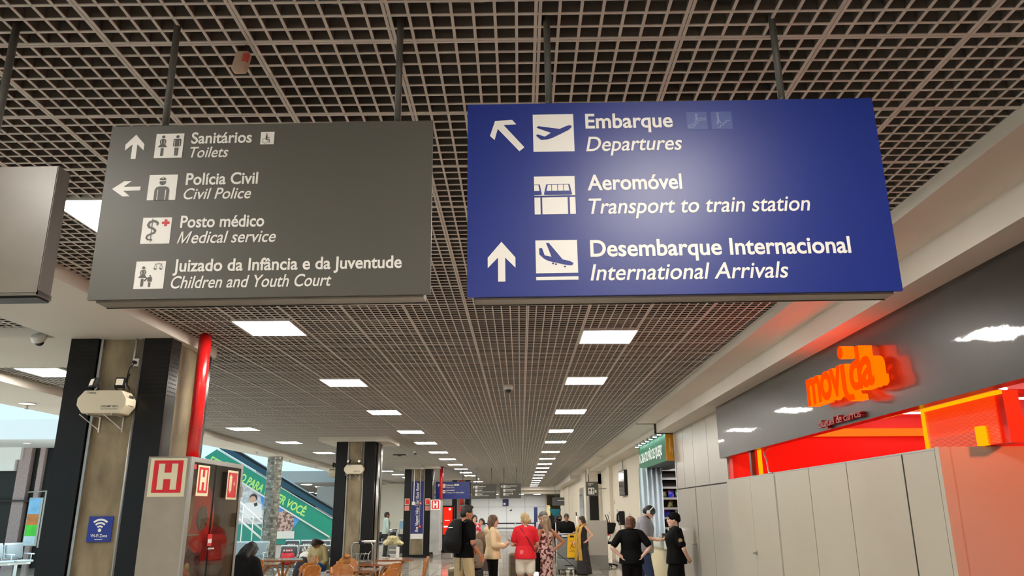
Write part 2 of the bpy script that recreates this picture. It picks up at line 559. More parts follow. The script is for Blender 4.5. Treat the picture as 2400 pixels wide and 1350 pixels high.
# short return of the partition facing the viewer
rt = MB().box(QX, 5.6, 5.14, 5.19, 0, qt + 0.005)
rstruct(rt, 'wall_right', M_panel, 'short end of the partition washed by the red shop light')
rstruct(MB().box(QX - 0.002, QX + 0.07, 5.135, 5.14, 0, qt), 'trim_7', M_panel)
# the round black hole in it
hole = MB().disc((3.03, 5.137, 1.10), 0.13, (0, 1, 0), 0.008, 40)
ho = MB().disc((3.03, 5.1368, 1.10), 0.13, (0, 1, 0), 0.009, 40).xf(sk).build('round_opening', M_hole)
tag(ho, 'round black opening low in the red-lit partition end', 'opening')
# cable hanging over the partition
o = MB().tube([(QX + 0.1, 9.0, 2.33), (QX + 0.03, 8.98, 2.28), (QX + 0.02, 8.86, 2.18), (QX - 0.006, 8.74, 2.04), (QX - 0.006, 8.62, 2.03)], 0.009, 8).xf(sk).build('loose_cable', M_alu, smooth=True)
tag(o, 'grey cable dropping from the fascia to the partition top', 'cable')

# rental shop interior
rstruct(MB().box(2.82, 6.2, 10.62, 10.72, 0, 2.66), 'wall_shop', M_shopred, 'red end wall inside the rental shop')
rstruct(MB().box(2.82, 6.2, 10.72, 10.85, 0, 3.95), 'wall_shop', M_shopred)
rstruct(MB().box(6.1, 6.2, -4, 10.8, 0, 3.9), 'wall_shop', M_shopred, 'red rear wall inside the rental shop')
rstruct(MB().box(2.80, 6.2, -4, 10.8, 2.97, 3.02), 'ceiling_shop', mat('shop_ceiling_lit_red', (240, 70, 50), 0.5), 'ceiling of the rental shop with red light in its colour')  # white ceiling; the red of the shop lamps is put into its colour
rstruct(MB().box(2.9, 6.2, -4.0, -3.9, 0, 3.0), 'wall_shop', M_shopred)
M_ledy = emat('led_amber', (255, 176, 10), 0.72)
M_ledo = emat('led_orange', (255, 120, 30), 0.66)
M_tube = emat('tube_white', (255, 240, 232), 6.0)
o = MB().box(2.9, 6.1, 10.55, 10.62, 2.60, 2.70).xf(sk).build('cove_light', M_ledo)
tag(o, 'orange cove light along the red end wall of the shop', 'light strip')
for i, (x0, y0, x1, y1) in enumerate(((4.85, 10.35, 5.9, 10.25), (4.5, 9.5, 5.95, 9.9), (5.0, 9.0, 6.0, 8.95), (4.0, 7.4, 5.2, 8.2))):
    t = empty('linear_lamp', ((x0 + x1) / 2, (y0 + y1) / 2, 2.885), math.atan2(y1 - y0, x1 - x0))
    L = math.hypot(x1 - x0, y1 - y0)
    MB().box(-L / 2, L / 2, -0.02, 0.02, 0.0, 0.03).build('housing', M_whitep, t)
    MB().box(-L / 2 + 0.01, L / 2 - 0.01, -0.018, 0.018, -0.02, 0.0).build('tube', M_tube, t)
    for q in (-1, 1): MB().tube([(q * L / 3, 0, 0.03), (q * L / 3, 0, 0.075)], 0.004, 6).build('cable', M_whitep, t)
    tag(t, ('white linear lamp in the red shop, nearest its end wall', 'white linear lamp in the red shop, slanting second from its end wall',
            'white linear lamp in the red shop, third from its end wall', 'white linear lamp in the red shop, slanting closest to the partition end')[i], 'lamp', 'linear lamps in the rental shop')
# perforated light box
LB = 3.05
t = empty('light_box', (LB + SK * 5.4, 5.4, 1.9))
M_perf = mat('perforated_red', (235, 70, 20), 0.35, emit=(255, 84, 10), estr=0.30)
body = MB().box(0.0, 0.10, -0.50, 0.48, 0.145, 0.475)
body.build('body', M_shopred, t)
fr = MB().box(-0.03, 0.0, 0.455, 0.48, 0.145, 0.475).box(-0.03, 0.0, -0.50, 0.48, 0.452, 0.475)
fr.build('led_edge', M_ledy, t)
pf = MB()
for k in range(34):
    z = 0.15 + k * 0.0089
    pf.box(-0.022, -0.012, -0.44, 0.44, z, z + 0.0055)
pf.build('louvre_face', M_perf, t)
MB().box(-0.018, -0.001, -0.20, 0.42, 0.15, 0.24).build('dark_slot', mat('slot_dark_red', (110, 8, 6), 0.5), t)
MB().box(-0.05, -0.01, -0.30, -0.22, 0.145, 0.27).build('lit_post', M_ledy, t)
tag(t, 'louvred red light box with amber edges above the partition corner', 'light box')
o = MB().box(FX + 0.14, FX + 0.18, 4.7, 6.2, 2.34, 2.36).xf(sk).build('cove_light', M_ledo)
tag(o, 'orange light strip just under the fascia by the light box', 'light strip')
o = MB().box(QX + 0.25, QX + 0.29, 9.92, 9.97, 2.04, 2.972).xf(sk).build('light_tube', M_ledy)
tag(o, 'upright amber tube in the shop at the far end of the fascia', 'light strip')
rstruct(MB().box(QX + 0.02, QX + 0.07, 9.46, 9.54, qt, 2.33), 'trim_8', mat('mullion_dark', (70, 14, 12), 0.4), 'dark red mullion between partition and fascia')

# far right: column, cream walls, openings
rstruct(MB().box(2.98, 3.06, 18.9, 26.6, 0, 3.3), 'wall_right', M_cream, 'cream wall beyond the snack shop')
rstruct(MB().box(2.86, 3.06, 26.6, 27.6, 0, 3.3), 'wall_right', M_cream, 'cream pilaster beyond the wall screen')
rstruct(MB().box(2.96, 3.06, 27.6, 30.2, 0, 3.3), 'wall_right', M_cream)
rstruct(MB().box(2.96, 6.5, 30.2, 30.3, 0, 3.3), 'wall_right', M_cream)
rstruct(MB().box(2.86, 2.96, 19.0, 26.6, 0, 0.09), 'baseboard_right', mat('base_grey', (120, 112, 104), 0.4))
rstruct(MB().box(2.50, 2.82, 30.4, 30.6, 0, 2.62), 'door_3', M_black, 'dark glazed door leaf')
rstruct(MB().box(2.84, 3.1, 30.4, 30.6, 0, 3.0), 'wall_right', M_cream)
rstruct(MB().box(2.44, 2.48, 30.4, 30.8, 0, 3.0), 'trim_9', M_alu)
rstruct(MB().box(2.45, 3.2, 30.4, 30.8, 2.62, 3.3), 'wall_right', M_cream)
rstruct(MB().box(2.55, 2.70, 33.0, 45.0, 0, 3.2), 'wall_right', M_cream, 'far cream wall with shop windows')
rstruct(MB().box(2.5, 2.55, 34.0, 36.2, 0.3, 2.6), 'window_1', glass_mat('far_glass'), 'shop window on the far right')
rstruct(MB().box(2.545, 2.55, 34.0, 36.2, 0.3, 2.6), 'window_1', mat('window_blue', (130, 140, 170), 0.2))
rstruct(MB().box(2.55, 4.5, 45, 45.2, 0, 3.2), 'wall_right', M_cream)
rstruct(MB().box(2.1, 6.5, 36.0, 52.0, 3.0, 3.9), 'trim_3', M_plaster)
rstruct(MB().box(2.5, 2.72, 45.2, YEND, 0, 3.2), 'wall_right', M_cream)
rstruct(MB().box(6.4, 6.5, 10.85, 76, 0, 3.3), 'wall_right', M_cream)
rstruct(MB().box(2.8, 6.5, 14.5, 76, 3.25, 3.3), 'ceiling', M_plaster)

# ---------------------------------------------------------------- left-hand side: soffit, beams, void, facade
def lx(y): return -6.22 - 0.040 * (y - 9)
sf = MB().prism([(lx(8.0), 8.0), (-7.50, 8.0), (-7.50, 12), (-7.38, 24), (-7.66, 32), (-7.9, 40), (lx(40), 40)], 3.17, 3.60)
struct(sf.build('ceiling', M_plaster), 'white soffit along the atrium edge')
sf2 = MB().prism([(lx(-3.0), -4), (-7.50, -4), (-7.50, 8.0), (lx(8.0), 8.0)], 3.17, 3.60)
struct(sf2.build('ceiling', M_plaster))
struct(MB().prism([(lx(40), 40), (-7.9, 40), (-7.9, YEND), (lx(40), YEND)], 3.17, 3.6).build('ceiling', M_plaster))
bm_ = MB().prism([(-3.14, -3.0), (-3.14, 7.76), (-4.22, 7.76), (-4.22, -3.0)], 3.18, 3.45)
struct(bm_.build('trim_10', M_plaster), 'dropped white beam over the first pillar')
struct(MB().box(-6.4, -4.22, 6.75, 8.22, 3.18, 3.45).build('trim_10', M_plaster), 'cross beam left of the first pillar')
struct(MB().box(-4.57, -2.98, 17.55, 19.15, 3.185, 3.45).build('trim_11', M_plaster), 'square white cap over the second pillar')
struct(MB().box(-4.74, -3.02, 29.3, 31.0, 3.185, 3.45).build('trim_12', M_plaster), 'square white cap over the third pillar')
struct(MB().box(-4.0, -2.2, 40.5, 42.2, 3.185, 3.45).build('trim_13', M_plaster), 'square white cap over the fourth pillar')

def pillar(x0, x1, y0, y1, fw, sd, label, perf=True):
    t = empty('pillar', ((x0 + x1) / 2, (y0 + y1) / 2, 0))
    struct(t, label)
    W, D = (x1 - x0) / 2, (y1 - y0) / 2
    MB().box(-W + 0.05, W - 0.05, -D + 0.05, D - 0.05, 0, 3.2).build('concrete_core', M_concrete, t)
    for sx in (-1, 1):
        for sy in (-1, 1):
            m = MB()
            m.box(sx * W, sx * (W - fw), sy * D, sy * (D - 0.055), 0, 3.19)
            m.box(sx * W, sx * (W - 0.055), sy * (D - 0.055), sy * (D - sd), 0, 3.19)
            c = m.build('corner_cladding', M_dark, t)
            if perf and sy < 0:
                h = MB()
                n = 9
                for i in range(n):
                    for j in range(13):
                        x = sx * (W - 0.03 - i * (fw - 0.06) / (n - 1)); z = 2.66 + j * 0.038
                        h.box(x - 0.006, x + 0.006, -D - 0.0012, -D + 0.002, z - 0.006, z + 0.006)
                if sx > 0:
                    for i in range(6):
                        for j in range(13):
                            y = -D + 0.03 + i * (sd - 0.06) / 5; z = 2.66 + j * 0.038
                            h.box(W - 0.002, W + 0.0012, y - 0.005, y + 0.005, z - 0.006, z + 0.006)
                h.build('perforation', M_hole, c)
            # steel edge strips beside the concrete
            MB().box(sx * (W - fw - 0.012), sx * (W - fw - 0.034), sy * (D - 0.02), sy * (D - 0.056), 0, 3.19).build('edge_strip', M_alu, t)
    MB().box(-W - 0.01, W + 0.01, -D - 0.01, D + 0.01, 0, 0.10).build('plinth', M_black, t)
    return t
P1 = pillar(-4.10, -3.17, 6.8, 7.72, 0.255, 0.20, 'first pillar, concrete with dark corner cladding, carrying the Wi-Fi sign')
P2 = pillar(-4.21, -3.31, 17.8, 18.75, 0.245, 0.22, 'second pillar, concrete with dark corners, behind the cafe tables')
P3 = pillar(-4.39, -3.37, 29.8, 30.8, 0.25, 0.25, 'third pillar, wearing the blue greeting banner', False)
P4 = pillar(-3.55, -2.62, 41.0, 41.95, 0.25, 0.22, 'fourth pillar, behind the red screen', False)
for (x, y, zt, zb, n, lab) in ((-3.43, 6.815, 3.19, 0, 2, ''), (-3.60, 17.82, 3.19, 0, 1, '')):
    pass
# conduits on pillars (parts of the pillars)
for P, off in ((P1, (0.125, -0.435)), (P2, (0.125, -0.447))):
    MB().tube([(off[0], off[1], 3.19), (off[0], off[1], 2.93)], 0.011, 8).tube([(off[0] + 0.06, off[1], 3.19), (off[0] + 0.06, off[1], 0)], 0.012, 8).build('conduit', M_alu, P, True)
MB().tube([(0.475, -0.30, 3.19), (0.475, -0.30, 0)], 0.028, 10).tube([(0.475, -0.15, 3.19), (0.475, -0.15, 0)], 0.03, 10).build('downpipe', M_steel, P2, True)
MB().tube([(0.545, -0.36, 3.19), (0.545, -0.36, 2.0)], 0.025, 10).tube([(0.545, -0.26, 3.19), (0.545, -0.26, 2.0)], 0.025, 10).build('downpipe', M_steel, P3, True)

# atrium: far gallery, dark facade with stone piers
struct(MB().box(-24, -12.3, 22.1, 26, 3.68, 4.25).build('trim_14', mat('gallery_grey', (226, 232, 234), 0.6)), 'edge of the gallery across the atrium')
fac = MB().box(-24, -12.4, 25.2, 25.5, 0, 3.7)
struct(fac.build('wall_left', mat('dark_glass_wall', (40, 40, 38), 0.35, spec=0.3)), 'dark glazed wall across the atrium')
M_stone = mat('pink_granite', (196, 178, 176), 0.6, rgb2=(160, 144, 142), nscale=30, bump=0.4, bscale=40)
struct(MB().box(-16.15, -15.78, 25.0, 25.2, 0, 3.68).build('trim_15', M_stone), 'pink granite strip on the dark wall, the wider one')
struct(MB().box(-15.50, -15.34, 25.0, 25.2, 0, 3.68).build('trim_15', M_stone), 'pink granite strip on the dark wall, the slimmer one')
struct(MB().box(-15.3, -14.2, 25.1, 25.22, 0, 3.68).build('trim_16', M_black))
struct(MB().box(-24, -13.2, 24.9, 25.2, 2.0, 2.04).build('trim_16', M_seam))
fb = MB().box(-17.2, -16.2, 24.9, 25.1, 2.95, 3.68).box(-16.9, -16.05, 24.88, 25.1, 3.3, 3.68)
struct(fb.build('window_2', mat('bright_pane', (250, 252, 250), 0.3)), 'pale panel at the upper left of the dark wall')
# far hall behind the escalator
struct(MB().box(-24, -7.9, 42, 76, 3.15, 3.75).build('ceiling', mat('far_hall_ceiling', (150, 158, 160), 0.6)), 'grey ceiling of the hall beyond the atrium')
struct(MB().box(-24, -9, 74, 74.2, 0, 3.2).build('wall_left', mat('far_dark', (72, 70, 66), 0.6)))
struct(MB().box(-9.6, -8.5, 41, 41.2, 0, 2.9).build('wall_left', M_black), 'black panel behind the escalator foot')
struct(MB().box(-10.6, -9.6, 41, 41.2, 0, 2.9).build('wall_left', mat('grey_panel', (130, 132, 130), 0.5)))
struct(MB().box(-8.5, -5.9, 46, 46.2, 0, 3.2).build('wall_left', mat('pale_wall', (240, 236, 222), 0.6)), 'pale wall between second and third pillar')
struct(MB().box(-24.2, -24, -4, 76, 0, 5).build('wall_left', mat('far_left_pale', (200, 212, 214), 0.6)))

# ---------------------------------------------------------------- ceiling lights
ORD = ['first', 'second', 'third', 'fourth', 'fifth', 'sixth', 'seventh', 'eighth', 'ninth', 'tenth', 'eleventh', 'twelfth', 'thirteenth', 'fourteenth', 'fifteenth', 'sixteenth']
lt = empty('ceiling_light')
MB().box(-0.25, 0.25, -0.285, 0.285, -0.004, 0.0).build('diffuser', M_panel_e, lt)
fr = MB()
fr.box(-0.262, 0.262, -0.297, -0.285, -0.007, 0.03).box(-0.262, 0.262, 0.285, 0.297, -0.007, 0.03)
fr.box(-0.262, -0.25, -0.285, 0.285, -0.007, 0.03).box(0.25, 0.262, -0.285, 0.285, -0.007, 0.03)
fr.box(-0.262, 0.262, -0.297, 0.297, 0.03, 0.035)
fr.build('frame', M_whitep, lt)
first = [True]
def light(x, y, label, group):
    if first[0]:
        o = lt; first[0] = False
    else:
        o = copy_tree(lt)
    o.location = (x, y, ZC - 0.002)
    tag(o, label, 'ceiling light', group)
    return o
rowR = [7.29, 9.91, 13.15, 16.45, 19.15, 22.5, 25.45, 28.4, 31.1, 34.3, 37.4, 41.0, 44.6, 48.0, 51.4, 54.3]
for i, y in enumerate(rowR):
    light(0.85 + 0.0012 * y, y, 'square ceiling light panel, %s from the big blue sign in the right row' % ORD[i], 'ceiling lights in the right row')
rowL = [4.08, 6.83, 9.95, 13.1, 16.48, 19.26, 22.44, 25.4, 28.6, 31.6, 34.65, 37.65, 41.3, 45.6]
for i, y in enumerate(rowL):
    light(-2.26 - 0.0042 * y, y, ('square ceiling light panel half hidden behind the grey sign' if i == 0 else
          'square ceiling light panel, %s beyond the grey sign in the middle row' % ORD[i - 1]), 'ceiling lights in the middle row')
rowS = [9.03, 15.67, 18.91, 22.35, 26.0, 29.5, 33.0, 36.2, 39.4, 42.6]
for i, y in enumerate(rowS):
    light(-5.64, y, ('ceiling light panel at the left of the first pillar' if i == 0 else
          'ceiling light panel, %s beyond the first pillar in the left side bay' % ORD[i - 1]), 'ceiling lights in the left bay')
light(-5.64, 5.7, 'ceiling light panel in the left bay, out of sight above the left grey sign', 'ceiling lights in the left bay')
for i, (x, y) in enumerate(((0.72, 0.72), (-2.28, 0.7))):
    light(x, y, 'ceiling light panel overhead, %s of the viewer' % ('to the right' if x > 0 else 'to the left'), 'ceiling lights near the viewer')
for i, (x, y) in enumerate(((0.2, -2.9), (-2.4, -2.9))):
    o = light(x, y, 'ceiling light panel behind the viewer, %s' % ('right one' if x > 0 else 'left one'), 'ceiling lights near the viewer')
for i, (x, y) in enumerate(((1.1, 58.5), (2.7, 58.6), (0.0, 62.2), (-2.0, 62.2), (-4.0, 62.2), (-2.0, 58.6), (-4.0, 58.6), (1.3, 62.2))):  # panels along the white wall and beam are added to brighten that end
    o = light(x, y, 'lit panel in the lower far ceiling, ' + ('above the passage entry', 'right of the passage entry', 'added at the middle of the white wall', 'added left of the middle of the white wall', 'added at the left end of the white wall', 'added left of the middle just past the beam', 'added at the left end just past the beam', 'added at the right end of the white wall')[i], 'lights in the far lower ceiling')
    o.location.z = 2.876
light(0.85, 4.1, 'square ceiling light panel hidden above the big blue sign', 'ceiling lights in the right row')
rl = None
for i, (x, y) in enumerate(((-12.19, 44.8), (-12.45, 48.9), (-12.55, 51.7), (-16.4, 59.1), (-16.9, 63.2), (-17.0, 66.4), (-15.2, 70.0), (-8.6, 51.0), (-8.3, 55.0), (-10.4, 57.0))):
    if rl is None:
        rl = empty('round_light')
        MB().disc((0, 0, 0), 0.30, (0, 0, 1), 0.02, 28).build('diffuser', M_panel_e, rl)
        MB().disc((0, 0, 0.012), 0.33, (0, 0, 1), 0.02, 28).build('rim', M_whitep, rl)
        o = rl
    else:
        o = copy_tree(rl)
    o.location = (x, y, 3.13)
    tag(o, 'round ceiling light in the far hall, %s in from the atrium' % ORD[i], 'ceiling light', 'round lights in the far hall')
for i, (x, y, z) in enumerate(((-7.1, 10.95, 3.165), (-14.9, 23.3, 3.675))):
    d = empty('downlight', (x, y, z))
    MB().disc((0, 0, 0), 0.10, (0, 0, 1), 0.006, 24).build('diffuser', emat('downlight_glow', (255, 250, 240), 2.2), d)
    m = MB()
    for k in range(24):
        a0, a1 = 2 * PI * k / 24, 2 * PI * (k + 1) / 24
        m.prism([(0.10 * math.cos(a0), 0.10 * math.sin(a0)), (0.12 * math.cos(a0), 0.12 * math.sin(a0)), (0.12 * math.cos(a1), 0.12 * math.sin(a1)), (0.10 * math.cos(a1), 0.10 * math.sin(a1))], -0.006, 0.003)
    m.build('rim', M_whitep, d)
    tag(d, ('round downlight in the white soffit left of the first pillar', 'round downlight under the gallery across the atrium')[i], 'downlight')

# ---------------------------------------------------------------- dome cameras, detectors
dc = None
for x, y, z, lab in ((-0.15, 10.25, ZC, 'white dome camera under the grid in the middle of the hall'),
                     (-4.24, 6.62, 3.235, 'dome camera on the beam at the upper left of the first pillar'),
                     (-2.95, 21.9, ZC, 'white dome camera under the grid right of the second pillar'),
                     (-3.66, 29.22, 3.22, 'small white dome camera on the cap of the third pillar')):
    if dc is None:
        dc = empty('dome_camera')
        MB().loft([(0, 0, 0, .055, .055), (0, 0, -.01, .062, .062), (0, 0, -.055, .06, .06), (0, 0, -.062, .05, .05)], 24).build('housing', M_whitep, dc, True)
        MB().ball((0, 0, -.062), (.042, .042, .045), 20, 10).build('dome', mat('dome_smoke', (22, 22, 24), 0.08), dc, True)
        o = dc
    else:
        o = copy_tree(dc)
    o.location = (x, y, z)
    if x < -4.1: o.location = (-4.34, 6.68, 3.19); o.rotation_euler = (math.radians(35), 0, 0)
    if y > 29: o.rotation_euler = (math.radians(60), 0, 0)
    tag(o, lab, 'security camera', 'dome cameras')
a = MB().cbox(0, 0, -0.03, 0.20, 0.12, 0.04).cbox(0, 0, -0.005, 0.08, 0.08, 0.02).build('access_point', M_whitep)
a.location = (-0.25, 28.4, ZC)
tag(a, 'flat white wireless box under the grid far down the hall', 'access point')
a = MB().disc((0, 0, -0.012), 0.20, (0, 0, 1), 0.03, 20).disc((0, 0, -0.04), 0.05, (0, 0, 1), 0.03, 16).build('ceiling_speaker', mat('grey_dark', (70, 68, 66), 0.5))
a.location = (-3.6, 23.2, ZC)
tag(a, 'dark round fitting under the grid beside the second pillar', 'speaker')
sm = empty('hanging_sensor', (-0.985, 2.40, 3.24))
MB().bevbox(-0.024, 0.024, -0.02, 0.02, -0.075, 0.0, 0.008).xf(lambda p: (p[0] + 0.18 * p[2], p[1], p[2])).build('housing', mat('dusty_plastic', (186, 166, 146), 0.6), sm, True)
MB().box(0.008, 0.0255, -0.0205, -0.005, -0.045, -0.012).xf(lambda p: (p[0] + 0.18 * p[2], p[1], p[2])).build('red_mark', mat('faded_red', (190, 70, 60), 0.6), sm)
MB().tube([(0, 0, 0), (0.004, 0, 0.035), (0.012, 0.004, 0.10)], 0.003, 6).build('wire', M_black, sm, True)
tag(sm, 'small dusty sensor dangling from the grid above the grey sign', 'sensor')
for i, (x, y) in enumerate(((-6.9, 16.2), (-6.95, 20.5), (-7.1, 24.0), (-7.2, 27.5), (-7.25, 11.2))):
    s = MB().tube([(0, 0, 0), (0, 0, -0.045)], 0.012, 8).disc((0, 0, -0.05), 0.03, (0, 0, 1), 0.006, 12).disc((0, 0, -0.004), 0.035, (0, 0, 1), 0.008, 12).build('sprinkler', M_alu)
    s.location = (x, y, 3.17)
    tag(s, 'sprinkler head in the white soffit, %s from the first pillar' % ORD[i] if i < 4 else 'sprinkler head in the white soffit left of the first pillar', 'sprinkler', 'sprinkler heads in the soffit')

# ---------------------------------------------------------------- the big hanging signs
M_blue = mat('sign_blue', (20, 44, 132), 0.37, spec=0.5)
M_grey = mat('sign_grey', (86, 86, 81), 0.40, spec=0.35)
M_frame = mat('sign_frame', (120, 116, 106), 0.4, metal=0.3)
M_vin = M_white_vinyl
M_rod = mat('rod_grey', (82, 84, 80), 0.4)
M_ghost = mat('faded_pictogram', (62, 82, 150), 0.4)
M_ghost2 = mat('faded_pictogram_line', (112, 126, 178), 0.4)
M_redv = mat('red_vinyl', (205, 20, 32), 0.45)

def sq(mb, x0, x1, z0, z1, y):
    mb.add([(x0, y, z0), (x1, y, z0), (x1, y, z1), (x0, y, z1)], [(0, 1, 2, 3)])
_lay = [0]
def poly(mb, pts, box, y):
    """polygon in unit-square coordinates (0..1, z up) drawn in box (x0, x1, z0, z1)"""
    x0, x1, z0, z1 = box
    _lay[0] = (_lay[0] + 1) % 24; y -= _lay[0] * 1.6e-5      # vinyl pieces lie on one another
    P = [(x0 + u * (x1 - x0), y, z0 + v * (z1 - z0)) for u, v in pts]
    a = sum(P[i][0] * P[(i + 1) % len(P)][2] - P[(i + 1) % len(P)][0] * P[i][2] for i in range(len(P)))
    if a < 0: P = P[::-1]
    mb.add(P, [tuple(range(len(P)))])
def circ(mb, c, r, box, y, n=20, a0=0, a1=2 * PI):
    poly(mb, [(c[0] + r * math.cos(a0 + (a1 - a0) * k / n), c[1] + r * math.sin(a0 + (a1 - a0) * k / n)) for k in range(n)], box, y)
def stroke(mb, pts, wd, box, y):
    for (a, b) in zip(pts[:-1], pts[1:]):
        dx, dy = b[0] - a[0], b[1] - a[1]
        L = math.hypot(dx, dy) or 1e-6
        nx, ny = -dy / L * wd / 2, dx / L * wd / 2
        poly(mb, [(a[0] + nx, a[1] + ny), (b[0] + nx, b[1] + ny), (b[0] - nx, b[1] - ny), (a[0] - nx, a[1] - ny)], box, y)
ARROW_UP = [(0.5, 1), (1, .60), (1, .34), (.63, .60), (.63, 0), (.37, 0), (.37, .60), (0, .34), (0, .60)]
class Multi:
    """several small flat pieces, each of which becomes an object of its own"""
    def __init__(s): s.items = []
    def start(s, name, key=None, parent=None):
        s.items.append((name, key, parent, MB())); return s
    def add(s, vs, fs): s.items[-1][3].add(vs, fs)
    def build(s, m, root, keys=None):
        out = keys if keys is not None else {}
        for name, key, par, mb in s.items:
            if not mb.v: continue
            o = mb.build(name, m, out.get(par, root) if par else root)
            if key: out[key] = o
        return out
def woman(mb, box, y, cx=.33, s=1.0, z0=0.0):
    def P(l): return [(cx + u * s, z0 + v * s) for u, v in l]
    circ(mb, (cx, z0 + .865 * s), .06 * s, box, y)
    poly(mb, P([(-.06, .775), (.06, .775), (.10, .74), (.115, .66), (.10, .60), (.08, .56), (.17, .44), (-.17, .44), (-.08, .56), (-.10, .60), (-.115, .66), (-.10, .74)]), box, y)
    poly(mb, P([(-.05, .40), (.05, .40), (.05, .08), (-.05, .08)]), box, y)
def man(mb, box, y, cx=.74, s=1.0, z0=0.0):
    def P(l): return [(cx + u * s, z0 + v * s) for u, v in l]
    circ(mb, (cx, z0 + .865 * s), .058 * s, box, y)
    poly(mb, P([(-.10, .775), (.10, .775), (.14, .74), (.14, .50), (.115, .455), (-.115, .455), (-.14, .50), (-.14, .74)]), box, y)
    poly(mb, P([(-.075, .41), (-.008, .41), (-.008, .08), (-.06, .08)]), box, y)
    poly(mb, P([(.075, .41), (.008, .41), (.008, .08), (.06, .08)]), box, y)

def hanging_sign(W, H, base_mat, center, rot, rods, thick=0.075, rod_top=0.52, inset=True):
    t = empty('hanging_sign', center)
    t.rotation_euler = (0, -rot, 0)
    MB().box(-W / 2, W / 2, 0, 0.012, -H / 2, H / 2).build('face_panel', base_mat, t)
    e = 0.022 if inset else 0.0
    MB().box(-W / 2 + e, W / 2 - e, 0.012, thick, -H / 2 - 0.006, H / 2 - 0.004).build('body', M_frame, t)
    MB().box(-W / 2 + e, W / 2 - e, thick, thick + 0.004, -H / 2 - 0.008, H / 2 - 0.004).build('rear_lip', M_black, t)
    for x in rods:
        r = MB().tube([(x, 0.04, H / 2 - 0.02), (x, 0.04, H / 2 + rod_top)], 0.0115, 12).build('rod', M_rod, t, True)
        MB().tube([(x - 0.005, 0.024, H / 2 + 0.02), (x - 0.005, 0.03, H / 2 + 0.02)], 0.004, 8).tube([(x + 0.012, 0.03, H / 2 + 0.008), (x + 0.012, 0.04, H / 2 + 0.008)], 0.005, 8).build('screw', M_steel, r)
    return t
YS = -0.0012

# blue sign
bs = hanging_sign(1.330, 0.660, M_blue, (0.503, 2.25, 2.6125), 0.0079, (-0.395, 0.385))
v = Multi(); v3 = Multi(); dk = Multi(); gh = Multi(); gh2 = Multi()
ay0 = -0.282
v.start('arrow'); poly(v, ARROW_UP, (-0.601, -0.515, -0.282, -0.152), YS)
# oblique arrow
a = [(-0.575, 0.268), (-0.519, 0.271), (-0.506, 0.2545), (-0.547, 0.2525), (-0.4805, 0.1715), (-0.497, 0.1575), (-0.5665, 0.239), (-0.577, 0.199), (-0.592, 0.214)]
v.start('arrow'); poly(v, a, (0, 1, 0, 1), YS)
B1 = (-0.4515, -0.3185, 0.1545, 0.2885); B2 = (-0.4520, -0.3220, -0.0625, 0.0675); B3 = (-0.4520, -0.3220, -0.257, -0.1495)
v.start('pictogram', 'b1'); sq(v, *B1, YS)
v.start('pictogram', 'b3'); sq(v, *B3, YS)
sq(v, -0.452, -0.322, -0.2795, -0.2685, YS)
y2 = YS - 0.0008
# departing plane
dk.start('plane', None, 'b1'); poly(dk, [(.09, .64), (.13, .685), (.655, .60), (.80, .67), (.90, .70), (.95, .68), (.945, .64), (.88, .575), (.70, .48), (.48, .37), (.36, .325), (.19, .315), (.07, .43), (.11, .465), (.285, .40), (.44, .50)], B1, y2)
# landing plane
dk.start('plane', None, 'b3'); poly(dk, [(.09, .76), (.155, .76), (.215, .54), (.38, .49), (.255, .92), (.32, .92), (.64, .41), (.82, .35), (.895, .295), (.885, .25), (.84, .225), (.72, .24), (.30, .37), (.20, .44), (.09, .57)], B3, y2)
for c in ((.41, .29), (.48, .265), (.69, .19)): circ(dk, c, .026, B3, y2, 14)
# people mover
v.start('pictogram', 'b2'); sq(v, B2[0], B2[1], -0.011 + 0.012, B2[3], YS)
sq(v, B2[0], -0.433, B2[2], -0.005, YS); sq(v, -0.4275, -0.3465, B2[2], -0.005, YS); sq(v, -0.340, B2[1], B2[2], -0.005, YS)
BT = (B2[0], B2[1], 0.001, B2[3])
dk.start('train', 'tr', 'b2'); poly(dk, [(.30, .58), (.87, .58), (.925, .07), (.90, .03), (.26, .03), (.235, .07)], BT, y2)
poly(dk, [(0, .58), (.14, .58), (.185, .07), (.16, .03), (0, .03)], BT, y2)
y3 = y2 - 0.0006
v3.start('train_windows', None, 'b2')
for (u0, u1, u2, u3) in ((.335, .42, .42, .30), (.435, .565, .565, .435), (.58, .71, .71, .58), (.725, .835, .86, .725)):
    poly(v3, [(u0, .55), (u1, .55), (u2, .24), (u3, .24)], BT, y3)
poly(v3, [(0, .55), (.105, .55), (.13, .24), (0, .24)], BT, y3)
# ghosted escalator / stairs tiles
for i, b_ in enumerate(((0.051, 0.118, 0.225, 0.289), (0.131, 0.199, 0.2255, 0.2885))): gh.start('faded_pictogram', 'g%d' % i); sq(gh, *b_, YS)
b_ = (0.051, 0.118, 0.225, 0.289)
gh2.start('figure', None, 'g0'); stroke(gh2, [(.08, .12), (.30, .12), (.62, .52), (.9, .52), (.93, .62), (.55, .62), (.28, .24), (.08, .24), (.08, .12)], .045, b_, y2); circ(gh2, (.48, .83), .06, b_, y2, 10); stroke(gh2, [(.48, .76), (.48, .5)], .10, b_, y2)
b_ = (0.131, 0.199, 0.2255, 0.2885)
gh2.start('figure', None, 'g1'); stroke(gh2, [(.25, .1), (.42, .1), (.42, .22), (.56, .22), (.56, .35), (.7, .35), (.7, .48), (.9, .48)], .04, b_, y2); circ(gh2, (.33, .88), .06, b_, y2, 10); stroke(gh2, [(.33, .8), (.34, .5), (.28, .28)], .09, b_, y2); stroke(gh2, [(.34, .5), (.46, .34)], .06, b_, y2)
def T(body, x, z, x2, cap, it, m=None):
    m = m or v
    m.start('lettering'); text_to(m, body, x, z, x2 - x, cap, YS, it, 0.010 if it else 0.021)
